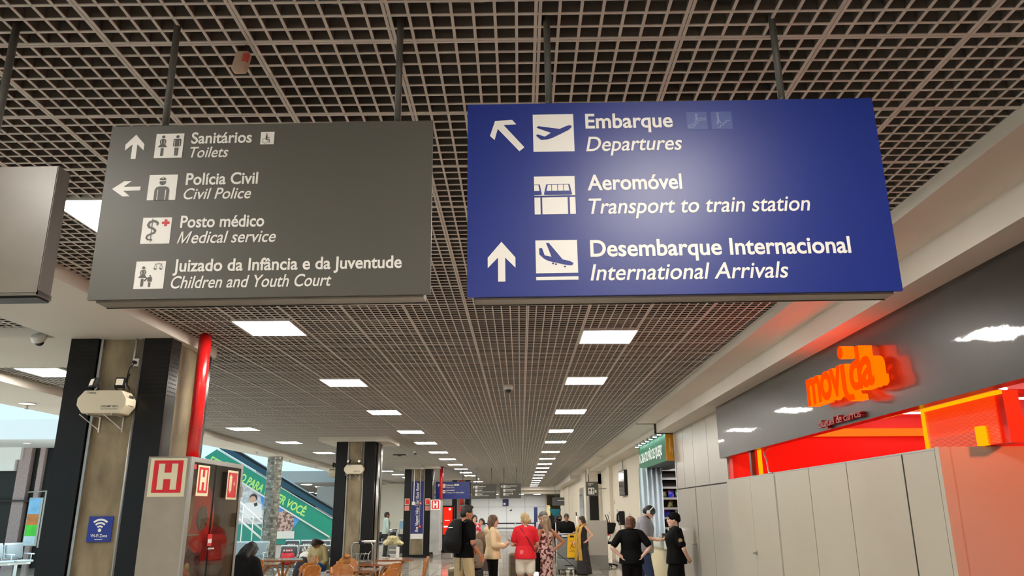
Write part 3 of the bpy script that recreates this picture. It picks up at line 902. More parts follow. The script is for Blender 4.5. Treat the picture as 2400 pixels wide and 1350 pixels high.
T('Embarque', -0.280, 0.2365, 0.005, 0.0505, False)
T('Departures', -0.281, 0.1545, 0.030, 0.0500, True)
T('Aeromóvel', -0.282, 0.0185, 0.019, 0.0505, False)
T('Transport to train station', -0.281, -0.0630, 0.417, 0.0510, True)
T('Desembarque Internacional', -0.282, -0.2045, 0.525, 0.0520, False)
T('International Arrivals', -0.285, -0.2820, 0.324, 0.0510, True)
keys = v.build(M_vin, bs); dk.build(M_blue, bs, keys); v3.build(M_vin, bs, keys)
gh.build(M_ghost, bs, keys); gh2.build(M_ghost2, bs, keys)
tag(bs, 'blue hanging sign reading Embarque, Departures and International Arrivals, the large near one', 'sign')

# grey sign
gs = hanging_sign(1.056, 0.592, M_grey, (-0.803, 2.25, 2.579), 0.0102, (-0.374, 0.405), rod_top=0.56)
v = Multi(); v3 = Multi(); dk = Multi(); rd = Multi()
v.start('arrow'); poly(v, ARROW_UP, (-0.475, -0.4135, 0.177, 0.264), YS)
v.start('arrow'); poly(v, [(1 - q, p) for p, q in ARROW_UP], (-0.499, -0.407, 0.046, 0.099), YS)
G1 = (-0.3775, -0.2860, 0.1785, 0.2655); G2 = (-0.3830, -0.2915, 0.0310, 0.1190); G3 = (-0.3860, -0.2940, -0.1165, -0.0285); G4 = (-0.3895, -0.2970, -0.2640, -0.1745); G5 = (-0.0345, 0.0100, 0.2205, 0.2655)
for i, b_ in enumerate((G1, G2, G3, G4, G5)): v.start('pictogram', 'g%d' % (i + 1)); sq(v, *b_, YS)
dk.start('woman_figure', None, 'g1'); woman(dk, G1, y2, .27); dk.start('man_figure', None, 'g1'); man(dk, G1, y2, .78); v3.start('figure_lines', None, 'g1')
y3 = y2 - 0.0006
for c in (.27,):
    for s_ in (-1, 1): stroke(v3, [(c + s_ * .055, .72), (c + s_ * .045, .58)], .018, G1, y3)
for s_ in (-1, 1): stroke(v3, [(.78 + s_ * .085, .72), (.78 + s_ * .085, .46)], .016, G1, y3)
# policeman
dk.start('policeman_figure', None, 'g2'); v3.start('figure_lines', None, 'g2'); poly(dk, [(.36, .83), (.50, .92), (.62, .83), (.58, .79), (.40, .79)], G2, y2); circ(dk, (.495, .70), .115, G2, y2)
stroke(v3, [(.37, .755), (.62, .755)], .03, G2, y3); circ(v3, (.495, .865), .028, G2, y3, 10)
poly(dk, [(.24, 0), (.24, .40), (.29, .50), (.38, .535), (.62, .535), (.71, .50), (.76, .40), (.76, 0)], G2, y2)
for s_ in (-1, 1): stroke(v3, [(.5 + s_ * .14, .40), (.5 + s_ * .14, 0)], .028, G2, y3)
# medical staff and snake
dk.start('staff_and_snake', None, 'g3'); rd.start('red_cross', None, 'g3')
stroke(dk, [(.34, .96), (.34, .06)], .028, G3, y2)
pts = [(.52, .72), (.53, .78), (.47, .84), (.36, .87), (.25, .82), (.20, .72), (.25, .63), (.40, .57), (.47, .50), (.45, .42), (.33, .37), (.22, .31), (.19, .22), (.26, .15), (.36, .16), (.40, .12)]
wds = [.07, .085, .085, .085, .085, .085, .08, .08, .075, .07, .07, .065, .06, .055, .05, .04]
for i in range(len(pts) - 1): stroke(dk, pts[i:i + 2], wds[i], G3, y2); circ(dk, pts[i], wds[i] / 2, G3, y2, 10)
for a_, b_ in (((.67, .79), (.93, .79)), ((.80, .92), (.80, .66))): stroke(rd, [a_, b_], .09, G3, y2)
# children court
v3.start('figure_lines', None, 'g4'); dk.start('woman_figure', None, 'g4'); woman(dk, G4, y2, .27, .86, .02); dk.start('child_figure', None, 'g4'); man(dk, G4, y2, .52, .52, .02)
stroke(dk, [(.44, .40), (.34, .28)], .05, G4, y2)
for s_ in (-1, 1): stroke(v3, [(.27 + s_ * .05, .64), (.27 + s_ * .04, .52)], .016, G4, y3)
dk.start('scales', None, 'g4'); stroke(dk, [(.64, .90), (.88, .90)], .016, G4, y2); stroke(dk, [(.76, .95), (.76, .90)], .016, G4, y2)
for c in (.665, .855):
    stroke(dk, [(c, .90), (c - .055, .74)], .012, G4, y2); stroke(dk, [(c, .90), (c + .055, .74)], .012, G4, y2); circ(dk, (c, .745), .058, G4, y2, 10, PI, 2 * PI)
# wheelchair
dk.start('wheelchair_figure', None, 'g5'); circ(dk, (.45, .82), .055, G5, y2, 12); stroke(dk, [(.44, .72), (.44, .38)], .13, G5, y2); stroke(dk, [(.44, .53), (.66, .53)], .05, G5, y2); stroke(dk, [(.40, .38), (.66, .38), (.66, .10)], .06, G5, y2)
for k in range(20): stroke(dk, [(.35 + .2 * math.cos(2 * PI * k / 20), .28 + .19 * math.sin(2 * PI * k / 20)), (.35 + .2 * math.cos(2 * PI * (k + 1) / 20), .28 + .19 * math.sin(2 * PI * (k + 1) / 20))], .03, G5, y2)
T('Sanitários', -0.261, 0.2290, -0.063, 0.0385, False, v); T('Toilets', -0.2615, 0.1785, -0.136, 0.0370, True, v)
T('Polícia Civil', -0.264, 0.0830, -0.032, 0.0390, False, v); T('Civil Police', -0.266, 0.0325, -0.050, 0.0370, True, v)
T('Posto médico', -0.266, -0.0635, -0.0005, 0.0385, False, v); T('edical service', -0.2255, -0.1165, 0.040, 0.0390, True, v)
mh, mw, ms_, mx0, mz0 = 0.0390, 0.0335, 0.0048, -0.2705, -0.1165
poly(v, [(mx0 + px + .30 * pz, mz0 + pz) for px, pz in ((0, 0), (ms_, 0), (ms_, mh * .78), (mw * .5 - ms_ * .42, 0), (mw * .5 + ms_ * .42, 0), (mw - ms_, mh * .78), (mw - ms_, 0), (mw, 0), (mw, mh), (mw - ms_ * 1.15, mh), (mw * .5, mh * .24), (ms_ * 1.15, mh), (0, mh))], (0, 1, 0, 1), YS)
T('Juizado da Infância e da Juventude', -0.273, -0.2090, 0.438, 0.0385, False, v); T('Children and Youth Court', -0.2745, -0.2635, 0.222, 0.0385, True, v)
keys = v.build(M_vin, gs); dk.build(M_grey, gs, keys); v3.build(M_vin, gs, keys); rd.build(M_redv, gs, keys)
tag(gs, 'grey hanging sign listing toilets, civil police, medical service and youth court', 'sign')

# blank sign at the far left
ls = empty('hanging_sign', (-1.98, 2.25, 2.513))
ls.rotation_euler = (0, -0.008, 0)
bm = bmesh.new(); bmesh.ops.create_cube(bm, size=1)
for q in bm.verts: q.co = (q.co.x * 0.98, (q.co.y + .5) * 0.06, q.co.z * 0.425)
MB().bm(bm).build('face_panel', mat('sign_worn_grey', (128, 122, 112), 0.30, rgb2=(112, 106, 96), nscale=3, bump=0.03, bscale=5), ls)
MB().box(-0.495, 0.493, 0.002, 0.072, -0.222, -0.206).box(0.487, 0.493, 0.002, 0.066, -0.22, 0.214).build('edge', mat('sign_edge_dark', (84, 78, 70), 0.4), ls)
MB().box(-0.49, 0.485, 0.01, 0.075, -0.228, -0.222).build('rear_lip', M_black, ls)
for x in (-0.2, 0.243):
    MB().tube([(x, 0.03, 0.19), (x, 0.03, 0.80)], 0.0125, 12).build('rod', M_rod, ls, True)
tag(ls, 'blank worn grey hanging sign cut off by the left edge', 'sign')

# ---------------------------------------------------------------- far hanging signs
def small_sign(name_mat, x0, x1, z0, z1, y, rows, label, thick=0.08, rods=True):
    t = empty('hanging_sign', ((x0 + x1) / 2, y, (z0 + z1) / 2))
    W, H = x1 - x0, z1 - z0
    MB().box(-W / 2, W / 2, 0, thick, -H / 2, H / 2).build('body', name_mat, t)
    v = Multi()
    for r in rows: v.start(r.kind); r(v, W, H)
    v.build(M_vin, t)
    if rods:
        for x in (-W * 0.3, W * 0.3): MB().tube([(x, thick / 2, H / 2), (x, thick / 2, ZC + 0.25 - (z0 + z1) / 2)], 0.014, 8).build('rod', M_rod, t)
    tag(t, label, 'sign')
    return t
def kind(f, k): f.kind = k; return f
def row_t(body, x, z, wd, cap, it=False): return kind(lambda v, W, H: text_to(v, body, x * W - W / 2, z * H - H / 2, wd * W, cap * H, -0.004, it, 0 if it else 0.026), 'lettering')
def row_s(x0, x1, z0, z1): return kind(lambda v, W, H: sq(v, x0 * W - W / 2, x1 * W - W / 2, z0 * H - H / 2, z1 * H - H / 2, -0.004), 'pictogram')
def row_a(x0, x1, z0, z1, ang=0):
    def f(v, W, H):
        c, s_ = math.cos(ang), math.sin(ang)
        pts = [(.5 + (u - .5) * c - (w_ - .5) * s_, .5 + (u - .5) * s_ + (w_ - .5) * c) for u, w_ in ARROW_UP]
        poly(v, pts, (x0 * W - W / 2, x1 * W - W / 2, z0 * H - H / 2, z1 * H - H / 2), -0.004)
    return kind(f, 'arrow')
small_sign(M_blue, -3.33, -2.01, 2.10, 2.755, 31, [row_a(.05, .16, .68, .90, PI / 4), row_s(.18, .29, .64, .88), row_t('Embarque', .31, .76, .22, .10), row_t('Departures', .31, .63, .24, .10, True), row_s(.55, .62, .76, .87), row_s(.63, .69, .76, .87),
    row_s(.18, .29, .44, .52), row_s(.18, .29, .33, .42), row_t('Aeromóvel', .31, .46, .24, .10), row_t('Transport to train station', .31, .33, .54, .10, True)], 'small blue hanging sign for departures far down the hall beside the third pillar')
small_sign(M_grey, -1.93, -0.95, 2.10, 2.665, 31, [row_a(.06, .13, .68, .88), row_s(.15, .25, .68, .88), row_t('Desembarque', .27, .80, .30, .08), row_t('Arrivals', .27, .69, .18, .08, True), row_s(.15, .25, .44, .62), row_t('Achados', .27, .54, .16, .08),
    row_t('General lost and found items', .27, .43, .68, .08, True), row_s(.15, .25, .19, .37), row_t('Viagens', .27, .29, .18, .08), row_t('Regional transport', .27, .19, .44, .08, True)], 'small grey hanging sign far off, immediately right of the small blue one')
small_sign(M_grey, -0.82, 0.02, 2.11, 2.68, 31, [row_a(.05, .15, .70, .88, PI / 4), row_s(.17, .27, .70, .88), row_t('Embarque Internacional', .29, .80, .50, .07), row_t('Departures', .29, .71, .22, .07, True), row_s(.17, .27, .44, .62), row_t('Informações', .29, .55, .46, .07),
    row_t('Lost and Found', .29, .46, .32, .07, True), row_s(.17, .27, .19, .36), row_t('Sanitários', .29, .28, .24, .07), row_s(.56, .62, .26, .37), row_t('Toilets', .29, .19, .14, .07, True), row_a(.88, .98, .22, .32, -PI / 2)], 'small grey hanging sign far off with an arrow at its lower right')
t = small_sign(mat('sign_navy', (18, 30, 92), 0.4), -1.47, -0.99, 2.02, 2.56, 64.92, [row_s(.15, .5, .15, .45)], 'small navy sign on the white back wall', 0.06, False)
t = small_sign(M_grey, 2.33, 2.76, 2.14, 2.62, 28, [row_t('Sanitários', .14, .82, .45, .09), row_t('Toilets', .14, .71, .28, .09, True), row_s(.16, .66, .10, .58), row_s(.71, .83, .22, .42)], 'grey toilets sign with man and woman figures, projecting from the right wall', 0.07, False)
v = MB(); W, H = .43, .48
b_ = (.16 * W - W / 2, .66 * W - W / 2, .10 * H - H / 2, .58 * H - H / 2)
man(v, b_, -.006, .27); v2 = MB(); woman(v2, b_, -.006, .73)
v.build('man_figure', M_grey, t); v2.build('woman_figure', M_grey, t)
MB().box(.20, .62, .02, .05, -.02, .02).build('bracket', M_alu, t)
small_sign(mat('sign_grey2', (84, 88, 90), .4), 2.0, 2.95, 1.94, 2.44, 50, [row_s(.35, .85, .58, .63)], 'dull grey hanging sign at the passage on the far right', .08, True)

# ---------------------------------------------------------------- rental shop lettering
ms = empty('illuminated_sign', (FX + SK * 6.225 - 0.001, 6.225, 2.605))
ms.rotation_euler = (0, 0, -PI / 2 - 0.005)            # local x runs towards the viewer, local -y faces the hall
M_neon = mat('neon_orange', (200, 40, 0), 0.25, emit=(255, 62, 0), estr=2.6, spec=0.1)
M_face = mat('neon_face', (90, 6, 0), 0.6, emit=(255, 42, 0), estr=1.9, spec=0.0)
M_neon2 = mat('neon_side', (180, 20, 0), 0.25, emit=(255, 40, 2), estr=0.40)
def ext_text(body, x, z, wd, cap, d0, d1, bold):
    m = MB(); st = 0
    vs, fs = text_polys(body, False, bold, 0.5, 0.92)
    xa = min(q[0] for q in vs); xb = max(q[0] for q in vs)
    k = cap / 0.682; kx = wd / (xb - xa)
    m.add([(x + (q[0] - xa) * kx, -(d0 + (q[2] + .5) * (d1 - d0)), z + q[1] * k) for q in vs], fs)
    m.mi = [0 if max(vs[i][2] for i in f_) - min(vs[i][2] for i in f_) < .01 else 1 for f_ in fs]
    return m
DX = 0.145
m = ext_text('mov', -0.675, -0.06, 0.775, 0.318, 0.04, DX, 0.030)
m2 = ext_text('da', 0.255, -0.07, 0.425, 0.300, 0.04, DX, 0.030)
m.build('lettering', [M_face, M_neon], ms)
m2.build('lettering', [M_face, M_neon], ms)
mi = MB()
mi.plate([(0.10, 0.155), (0.185, 0.155), (0.185, -0.05), (0.215, -0.095), (0.30, -0.10), (0.31, -0.145), (0.20, -0.145), (0.125, -0.10), (0.10, -0.02)], -DX, -0.04)
mi.mi = [1] * len(mi.f); mi.mi[0] = 0
k0 = len(mi.f)
mi.disc((0.135, -(0.04 + DX) / 2, 0.255), 0.052, (0, 1, 0), DX - 0.04, 24)
mi.mi[k0:] = [1] * (len(mi.f) - k0); mi.mi[k0 + 24] = 0
mi.build('lettering', [M_face, M_neon], ms)
tag(ms, 'glowing orange raised letters on the charcoal fascia', 'sign')
al = empty('fascia_lettering', (FX + SK * 6.6 - 0.001, 6.56, 2.372))
al.rotation_euler = (0, 0, -PI / 2 - 0.005)
m = ext_text('aluguel de carros', -0.45, -0.02, 0.90, 0.062, 0.0, 0.035, 0.012)
m.mi = [0] * len(m.f); m.build('lettering', mat('dark_red_letters', (130, 12, 20), 0.2, coat=0.3), al)
tag(al, 'small dark red letters below the glowing orange sign', 'sign')

# ---------------------------------------------------------------- Wi-Fi plate, cabinet, pipe, lighting units on the pillars
wf = empty('wifi_sign', (-3.615, 6.842, 1.515))
MB().box(-0.105, 0.105, -0.006, 0.0, -0.105, 0.105).build('plate', mat('wifi_blue', (24, 48, 140), 0.4), wf)
v = MB()
def arc(r0, r1, a0, a1, c, n=16):
    for k in range(n):
        t0 = a0 + (a1 - a0) * k / n; t1 = a0 + (a1 - a0) * (k + 1) / n
        P = [(c[0] + r * math.cos(t), -0.0075, c[1] + r * math.sin(t)) for r, t in ((r0, t0), (r1, t0), (r1, t1), (r0, t1))]
        v.add(P[::-1], [(0, 1, 2, 3)])
for r0, r1 in ((.026, .040), (.052, .067), (.079, .095)): arc(r0, r1, math.radians(48), math.radians(132), (0, -.010))
circ(v, (0, -.010), .015, (0, 1, 0, 1), -0.0075)
text_to(v, 'Wi-Fi Zone', 0, -0.066, 0.145, 0.024, -0.0075, False, 0.012, center=True)
sq(v, -.034, .034, -.088, -.083, -.0075)
v.build('lettering', M_vin, wf)
tag(wf, 'square blue Wi-Fi Zone plate on the concrete of the first pillar', 'sign')

def lamp_unit(loc, rz, label, cord=True, off=.045):
    t = empty('emergency_light', loc, rz)
    M_ub = mat('unit_cream', (218, 208, 182), 0.45)
    pr = [(-.215 + .055, .10), (.165, .10), (.215, .03), (.215, -.03), (.165, -.10), (-.16, -.10), (-.215, -.03), (-.215, .03)]
    b = MB().plate(pr, -0.20, -0.02).build('housing', M_ub, t, auto=0.008)
    d = MB()
    d.plate([(.218, .06), (.222, .06), (.222, .045), (.218, .045)], -.16, -.06)
    d.box(.150, .2155, -.15, -.06, -.0305, -.026)
    d.build('side_slots', M_seam, b)
    v = Multi(); v.start('brand_lettering')
    text_to(v, 'Unilamp', -.13, .072, .075, .016, -.2012, True, .01)
    v.start('rating_label'); v2 = v; text_to(v2, 'UNILAMP', .0, -.048, .09, .018, -.2012, False, .012); text_to(v2, '2200 lm', .10, -.048, .055, .018, -.2012, False, .012); sq(v2, 0, .15, -.064, -.060, -.2012)
    v.build(mat('ink_dark', (50, 50, 60), .5), b)
    for x, tilt in ((-.13, -.6), (.10, .12)):
        l = MB().bevbox(-.042, .042, -.03, .012, -.045, .045, .008, 2)
        R = Matrix.Translation((x, -.11, .175)) @ Matrix.Rotation(tilt, 4, 'Z') @ Matrix.Rotation(-.25, 4, 'X')
        l.mat4(R); lo = l.build('lamp_head', M_black, t)
        MB().box(-.03, .03, -.0315, -.029, -.03, .03).mat4(R).build('lens', mat('lamp_lens', (235, 225, 205), .2, emit=(255, 240, 215), estr=.15), lo)
        MB().tube([(x - .04, -.11, .175), (x - .045, -.11, .13), (x, -.11, .10)], .006, 6).tube([(x + .04, -.11, .175), (x + .045, -.11, .13), (x, -.11, .10)], .006, 6).build('yoke', M_black, lo)
    for x in (-.12, .09):
        MB().tube([(x, off - .005, -.24), (x, off - .005, -.10)], .007, 6).tube([(x, off - .005, -.22), (x - .07, -.17, -.105)], .005, 6).tube([(x, off - .005, -.105), (x - .0, -.18, -.105)], .006, 6).build('bracket', M_whitep, t)
    if cord:
        MB().tube([(.15, -.03, .36), (.13, -.05, .32), (.12, -.06, .22), (.105, -.05, .17), (.13, -.06, .20), (.14, -.05, .27), (.12, -.05, .25), (.13, -.06, .17), (.17, -.08, .13), (.185, -.10, .095)], .006, 6).build('cord', M_black, t, True)
        o = empty('wall_socket', (loc[0] + .15, loc[1] + .045, loc[2] + .385))
        MB().bevbox(-.03, .03, -.045, 0, -.035, .035, .006, 2).build('box', M_whitep, o)
        MB().disc((0, -.055, -.005), .016, (0, 1, 0), .04, 12).build('plug', M_black, o)
        tag(o, 'white socket box with black plug above the emergency light of the first pillar', 'socket')
    tag(t, label, 'emergency light')
    return t
lamp_unit((-3.635, 6.805, 2.575), 0, 'cream emergency light with two lamp heads on the first pillar')
lamp_unit((-3.755, 17.805, 2.56), 0, 'cream emergency light with two lamp heads on the second pillar', False)
lamp_unit((-4.226, 18.25, 2.52), -PI / 2, 'cream emergency light on the left side of the second pillar', False, 0.02)

# red standpipe
o = empty('standpipe', (-2.995, 7.10, 0))
MB().tube([(0, 0, 2.11), (0, 0, 3.5)], 0.0575, 28).build('pipe', M_red, o, True)
MB().tube([(0, 0, 2.385), (0, 0, 2.39)], 0.0583, 28).build('ring_mark', mat('pipe_ring', (120, 14, 16), .4), o, True)
MB().tube([(0, 0, 2.10), (0, 0, 2.125)], 0.075, 28).build('flange', M_red, o, True)
tag(o, 'thick red standpipe from the hose cabinet to the ceiling', 'pipe')

# fire hose cabinet
M_cab = mat('cabinet_grey', (156, 148, 134), 0.42, rgb2=(146, 138, 124), nscale=4)
M_photolum = mat('photolum_cream', (226, 220, 186), 0.5)
fc = empty('fire_hose_cabinet', (-2.98, 6.60, 0))
X0c, X1c, Dp, Zt = -0.175, 0.180, 1.26, 2.105
b = MB()
b.box(X0c, X1c, 0, 0.012, 0.45, Zt)            # front sheet
b.box(X0c, X1c, Dp - 0.012, Dp, 0.45, Zt)
b.box(X0c, X0c + 0.012, 0.012, Dp - 0.012, 0.45, Zt)
b.box(X0c + 0.012, X1c, 0.012, Dp - 0.012, Zt - 0.012, Zt)
b.box(X0c + 0.012, X1c, 0.012, Dp - 0.012, 0.45, 0.462)
b.build('body', M_cab, fc)
st = MB()
for y in (0.03, Dp - 0.07): st.box(X0c + 0.05, X0c + 0.09, y, y + 0.04, 0, 0.45).box(X1c - 0.09, X1c - 0.05, y, y + 0.04, 0, 0.45)
st.build('stand', M_cab, fc)
fr = MB().box(X1c, X1c + 0.012, 0, 0.07, 0.45, Zt).box(X1c, X1c + 0.012, Dp - 0.05, Dp, 0.45, Zt).box(X1c, X1c + 0.0122, 0.07, Dp - 0.05, Zt - 0.04, Zt).box(X1c, X1c + 0.0122, 0.07, Dp - 0.05, 0.45, 0.50)
fr.build('door_frame', M_alu, fc)
ym = 0.565
M_pane = glass_mat('cabinet_pane', (236, 230, 222), 0.05)
for a_, b_ in ((0.072, ym - 0.006), (ym + 0.006, Dp - 0.052)):
    d = MB().box(X1c + 0.002, X1c + 0.008, a_, b_, 0.502, Zt - 0.042).build('door', M_pane, fc)
    fm = MB().box(X1c + 0.001, X1c + 0.0095, a_, a_ + .006, 0.502, Zt - .042).box(X1c + .001, X1c + .0095, b_ - .006, b_, .502, Zt - .042)
    fm.build('door_edge', M_black, d)
hn = MB().tube([(X1c + .03, ym - .06, 1.335), (X1c + .03, ym + .06, 1.335)], .009, 8).tube([(X1c + .01, ym, 1.335), (X1c + .03, ym, 1.335)], .012, 8).build('handle', M_steel, fc, True)
MB().box(X1c + .0, X1c + .022, Dp - .04, Dp + .012, 1.79, 1.89).build('hinge', M_alu, fc)
# signs on it
def hsign(m, mr, x0, x1, z0, z1, y):
    sq(m, x0, x1, z0, z1, y); W = x1 - x0; H = z1 - z0
    sq(mr, x0 + .10 * W, x1 - .10 * W, z0 + .10 * H, z1 - .06 * H, y - .0008)
    bx = (x0 + .10 * W, x1 - .10 * W, z0 + .10 * H, z1 - .06 * H)
    poly(m, [(.17, .10), (.38, .10), (.38, .42), (.62, .42), (.62, .10), (.83, .10), (.83, .90), (.62, .90), (.62, .62), (.38, .62), (.38, .90), (.17, .90)], bx, y - .0016)
m, mr = MB(), MB(); hsign(m, mr, -.152, .158, 1.775, 2.092, -.002)
s1 = m.build('hydrant_sign', M_photolum, fc); mr.build('red_field', M_redv, s1)
m, mr = MB(), MB(); hsign(m, mr, .0, .26, 0, .26, 0)
RotS = Matrix.Translation((X1c + .0105, .16, 1.785)) @ Matrix.Rotation(PI / 2, 4, 'Z')
m.mat4(RotS); mr.mat4(RotS)
s2 = m.build('hydrant_sign', M_photolum, fc); mr.build('red_field', M_redv, s2)
m, mr = MB(), MB()
sq(m, 0, .28, 0, .27, 0); sq(mr, .025, .255, .02, .25, -.0008)
for P in ([(.12, .26), (.42, .26), (.42, .86), (.12, .86)], [(.22, .18), (.32, .18), (.32, .92), (.22, .92)]): poly(m, P, (.025, .255, .02, .25), -.0016)
stroke(m, [(.60, .55), (.78, .55)], .05, (.025, .255, .02, .25), -.0016); stroke(m, [(.69, .68), (.69, .44)], .05, (.025, .255, .02, .25), -.0016)
RotS = Matrix.Translation((X1c + .0105, .86, 1.765)) @ Matrix.Rotation(PI / 2, 4, 'Z')
m.mat4(RotS); mr.mat4(RotS)
s3 = m.build('extinguisher_sign', M_photolum, fc); mr.build('red_field', M_redv, s3)
MB().box(X1c + .0095, X1c + .011, .075, .12, 2.005, 2.045).build('red_tag', M_redv, fc)
tg = MB().box(X1c + .014, X1c + .016, ym - .05, ym + .045, 1.36, 1.46).build('red_tag', M_redv, fc)
MB().box(X1c + .016, X1c + .0165, ym - .045, ym + .04, 1.385, 1.42).build('tag_paper', M_whitep, tg)
# contents: hose reel, coiled hose, valve (parts of the cabinet)
reel = MB().disc((X1c - .10, .58, 1.60), .30, (1, 0, 0), .02, 40).disc((X1c - .22, .58, 1.60), .30, (1, 0, 0), .02, 40).disc((X1c - .16, .58, 1.60), .20, (1, 0, 0), .12, 30).build('hose_reel', M_red, fc)
MB().disc((X1c - .085, .58, 1.60), .105, (1, 0, 0), .02, 30).build('hub', mat('hub_grey', (96, 98, 96), .4), reel)
bolts = MB()
for k in range(5): bolts.disc((X1c - .072, .58 + .085 * math.cos(2 * PI * k / 5 + .6), 1.60 + .085 * math.sin(2 * PI * k / 5 + .6)), .009, (1, 0, 0), .012, 8)
bolts.disc((X1c - .072, .58, 1.60), .016, (1, 0, 0), .012, 10)
bolts.build('bolts', M_steel, reel)
hose = MB()
for k in range(9):
    r = .05 + k * .017
    hose.tube([(X1c - .06 - .002 * k, .22 + r * .62 * math.cos(2 * PI * j / 24), 1.63 + r * math.sin(2 * PI * j / 24)) for j in range(25)], .009, 6)
hose.build('canvas_hose', mat('hose_canvas', (176, 164, 128), .8), fc, True)
MB().box(X0c + .02, X1c - .02, .07, .40, 1.455, 1.465).build('shelf', M_alu, fc)
vb = MB().ball((X1c - .1, .23, 1.34), (.05, .06, .07)).tube([(X1c - .1, .23, 1.44), (X1c - .1, .23, 1.2)], .035, 14).tube([(X1c - .1, .2, 1.2), (X1c - .09, .32, 1.14)], .04, 14).build('valve', M_red, fc, True)
MB().tube([(X1c - .09, .31, 1.15), (X1c - .085, .40, 1.08)], .045, 14).ball((X1c - .085, .36, 1.18), (.02, .05, .05)).build('brass_coupling', mat('brass', (176, 150, 92), .3, metal=1.0), vb, True)
MB().box(X0c + .02, X1c - .04, .66, 1.18, 1.18, 1.45).build('folded_hose', mat('hose_red', (130, 32, 30), .8), fc, auto=.05)
tag(fc, 'grey fire hose cabinet with glass doors and large red H sign at the first pillar', 'fire cabinet')

# cabinet on the third pillar
fc2 = empty('fire_hose_cabinet', (-3.19, 29.6, 0))
MB().box(-.18, .18, 0, .9, .20, 2.06).build('body', mat('cabinet_silver', (150, 150, 148), .35, rgb2=(170, 170, 168), nscale=2.5), fc2)
MB().box(.18, .20, .03, .87, .24, 2.02).build('door', mat('door_pale', (200, 198, 192), .3), fc2)
MB().box(.20, .23, .40, .50, 1.18, 1.21).build('handle', M_black, fc2)
m, mr = MB(), MB(); hsign(m, mr, -.165, .185, 1.69, 2.05, -.003)
s1 = m.build('hydrant_sign', M_whitep, fc2); mr.build('red_field', M_redv, s1)
tag(fc2, 'tall silver fire hose cabinet with red H sign on the third pillar', 'fire cabinet')
o = MB().tube([(-3.02, 30.0, 2.05), (-3.02, 30.0, 3.4)], .06, 16).build('standpipe', M_red, None, True)
tag(o, 'red standpipe beside the third pillar', 'pipe')
o = MB().tube([(-3.05, 40.8, 1.9), (-3.05, 40.8, 3.3)], .07, 16).build('standpipe', mat('pipe_orange', (225, 60, 50), .3), None, True)
tag(o, 'orange-red standpipe in front of the fourth pillar', 'pipe')

# banner on the third pillar
bn = empty('pillar_banner', (-3.885, 29.84, 0))
MB().box(-.235, .235, -.02, 0, .84, 2.73).build('cloth', mat('banner_navy', (36, 38, 104), .5), bn)
MB().box(-.235, .235, -.018, 0, .66, .84).build('lower_strip', M_whitep, bn)
v = MB(); text_to(v, 'Boa Viagem! Nice Trip! Gute Reise!', 0, 0, 1.78, .11, 0, True, .014)
v.mat4(Matrix.Translation((.05, -.024, .90)) @ Matrix.Rotation(-PI / 2, 4, 'Y'))
v.build('lettering', M_vin, bn)
tag(bn, 'navy greeting banner with upright lettering on the third pillar', 'banner')
o = empty('junction_box', (-4.02, 29.80, 1.93))
MB().box(-.06, .06, -.06, 0, -.06, .06).build('box', M_whitep, o)
MB().tube([(.0, -.02, .06), (.0, -.02, 1.24)], .014, 8).build('conduit', M_whitep, o)
MB().tube([(.06, -.03, 0), (.24, -.03, 0)], .012, 8).tube([(.24, -.035, 1.24), (.24, -.035, -.8)], .014, 8).build('side_conduit', M_alu, o)
tag(o, 'white junction box with conduits on the third pillar', 'junction box')
for z, lab in ((1.93, 'red alarm button over the banner, upper one'), (1.10, 'red alarm button over the banner, lower one')):
    o = empty('alarm_button', (-3.76, 29.78, z))
    MB().box(-.045, .045, -.04, 0, -.05, .05).build('box', mat('alarm_red', (190, 50, 50), .4), o)
    MB().disc((0, -.042, 0), .02, (0, 1, 0), .008, 12).build('button', M_whitep, o)
    tag(o, lab, 'alarm', 'alarm buttons on the third pillar')
for x, lab in ((-4.27, 'left'), (-3.49, 'right')):
    o = empty('safety_placard', (x, 29.795, 1.9))
    MB().box(-.09, .09, -.006, 0, -.02, .20).build('plate', M_photolum, o)
    MB().box(-.07, .07, -.008, -.006, .0, .18).box(-.03, .03, -.010, -.008, .03, .15).build('red_field', M_redv, o)
    MB().box(-.09, .09, -.006, 0, -.23, -.05).box(-.06, .06, -.008, -.006, -.2, -.08).build('lower_plate', mat('placard_pink', (220, 140, 130), .5), o)
    tag(o, 'pair of red and cream fire placards on the %s dark strip of the third pillar' % lab, 'placard', 'placards on the third pillar')

# ---------------------------------------------------------------- snack shop at the right
GX = 2.655
gsn = empty('shop_sign', (0, 0, 0))
M_gs = mat('snack_green', (0, 104, 74), 0.5, spec=0.15)
MB().box(GX, GX + 0.03, 14.62, 18.1, 2.53, 3.04).xf(sk).build('front_panel', M_gs, gsn)
MB().box(GX, 2.80, 14.60, 14.62, 2.53, 3.04).xf(sk).build('end_panel', mat('snack_amber', (206, 140, 14), 0.4), gsn)
MB().box(GX + 0.03, 3.3, 14.62, 18.1, 2.53, 2.54).xf(sk).build('underside', mat('sign_under', (40, 40, 40), .5), gsn)
v = MB(); text_to(v, 'A CASA DO PÃO DE QUEIJO', 0, 0, 3.0, .19, 0, False, .018)
v.mat4(Matrix.Translation((GX + SK * 16.4 - .014, 17.9, 2.66)) @ Matrix.Rotation(-PI / 2 - .005, 4, 'Z'))
v.build('lettering', mat('snack_letters', (240, 244, 238), .4, emit=(235, 250, 240), estr=.25), gsn)
v = MB()
sq(v, .07, .09, 2.69, 2.95, 0); sq(v, .11, .125, 2.65, 2.78, 0)
v.mat4(Matrix.Translation((GX + .07, 14.597, 0))); v.build('end_mark', mat('amber_pale', (236, 200, 120), .5), gsn)
tag(gsn, 'green shop sign with white lettering projecting over the snack shop', 'sign')
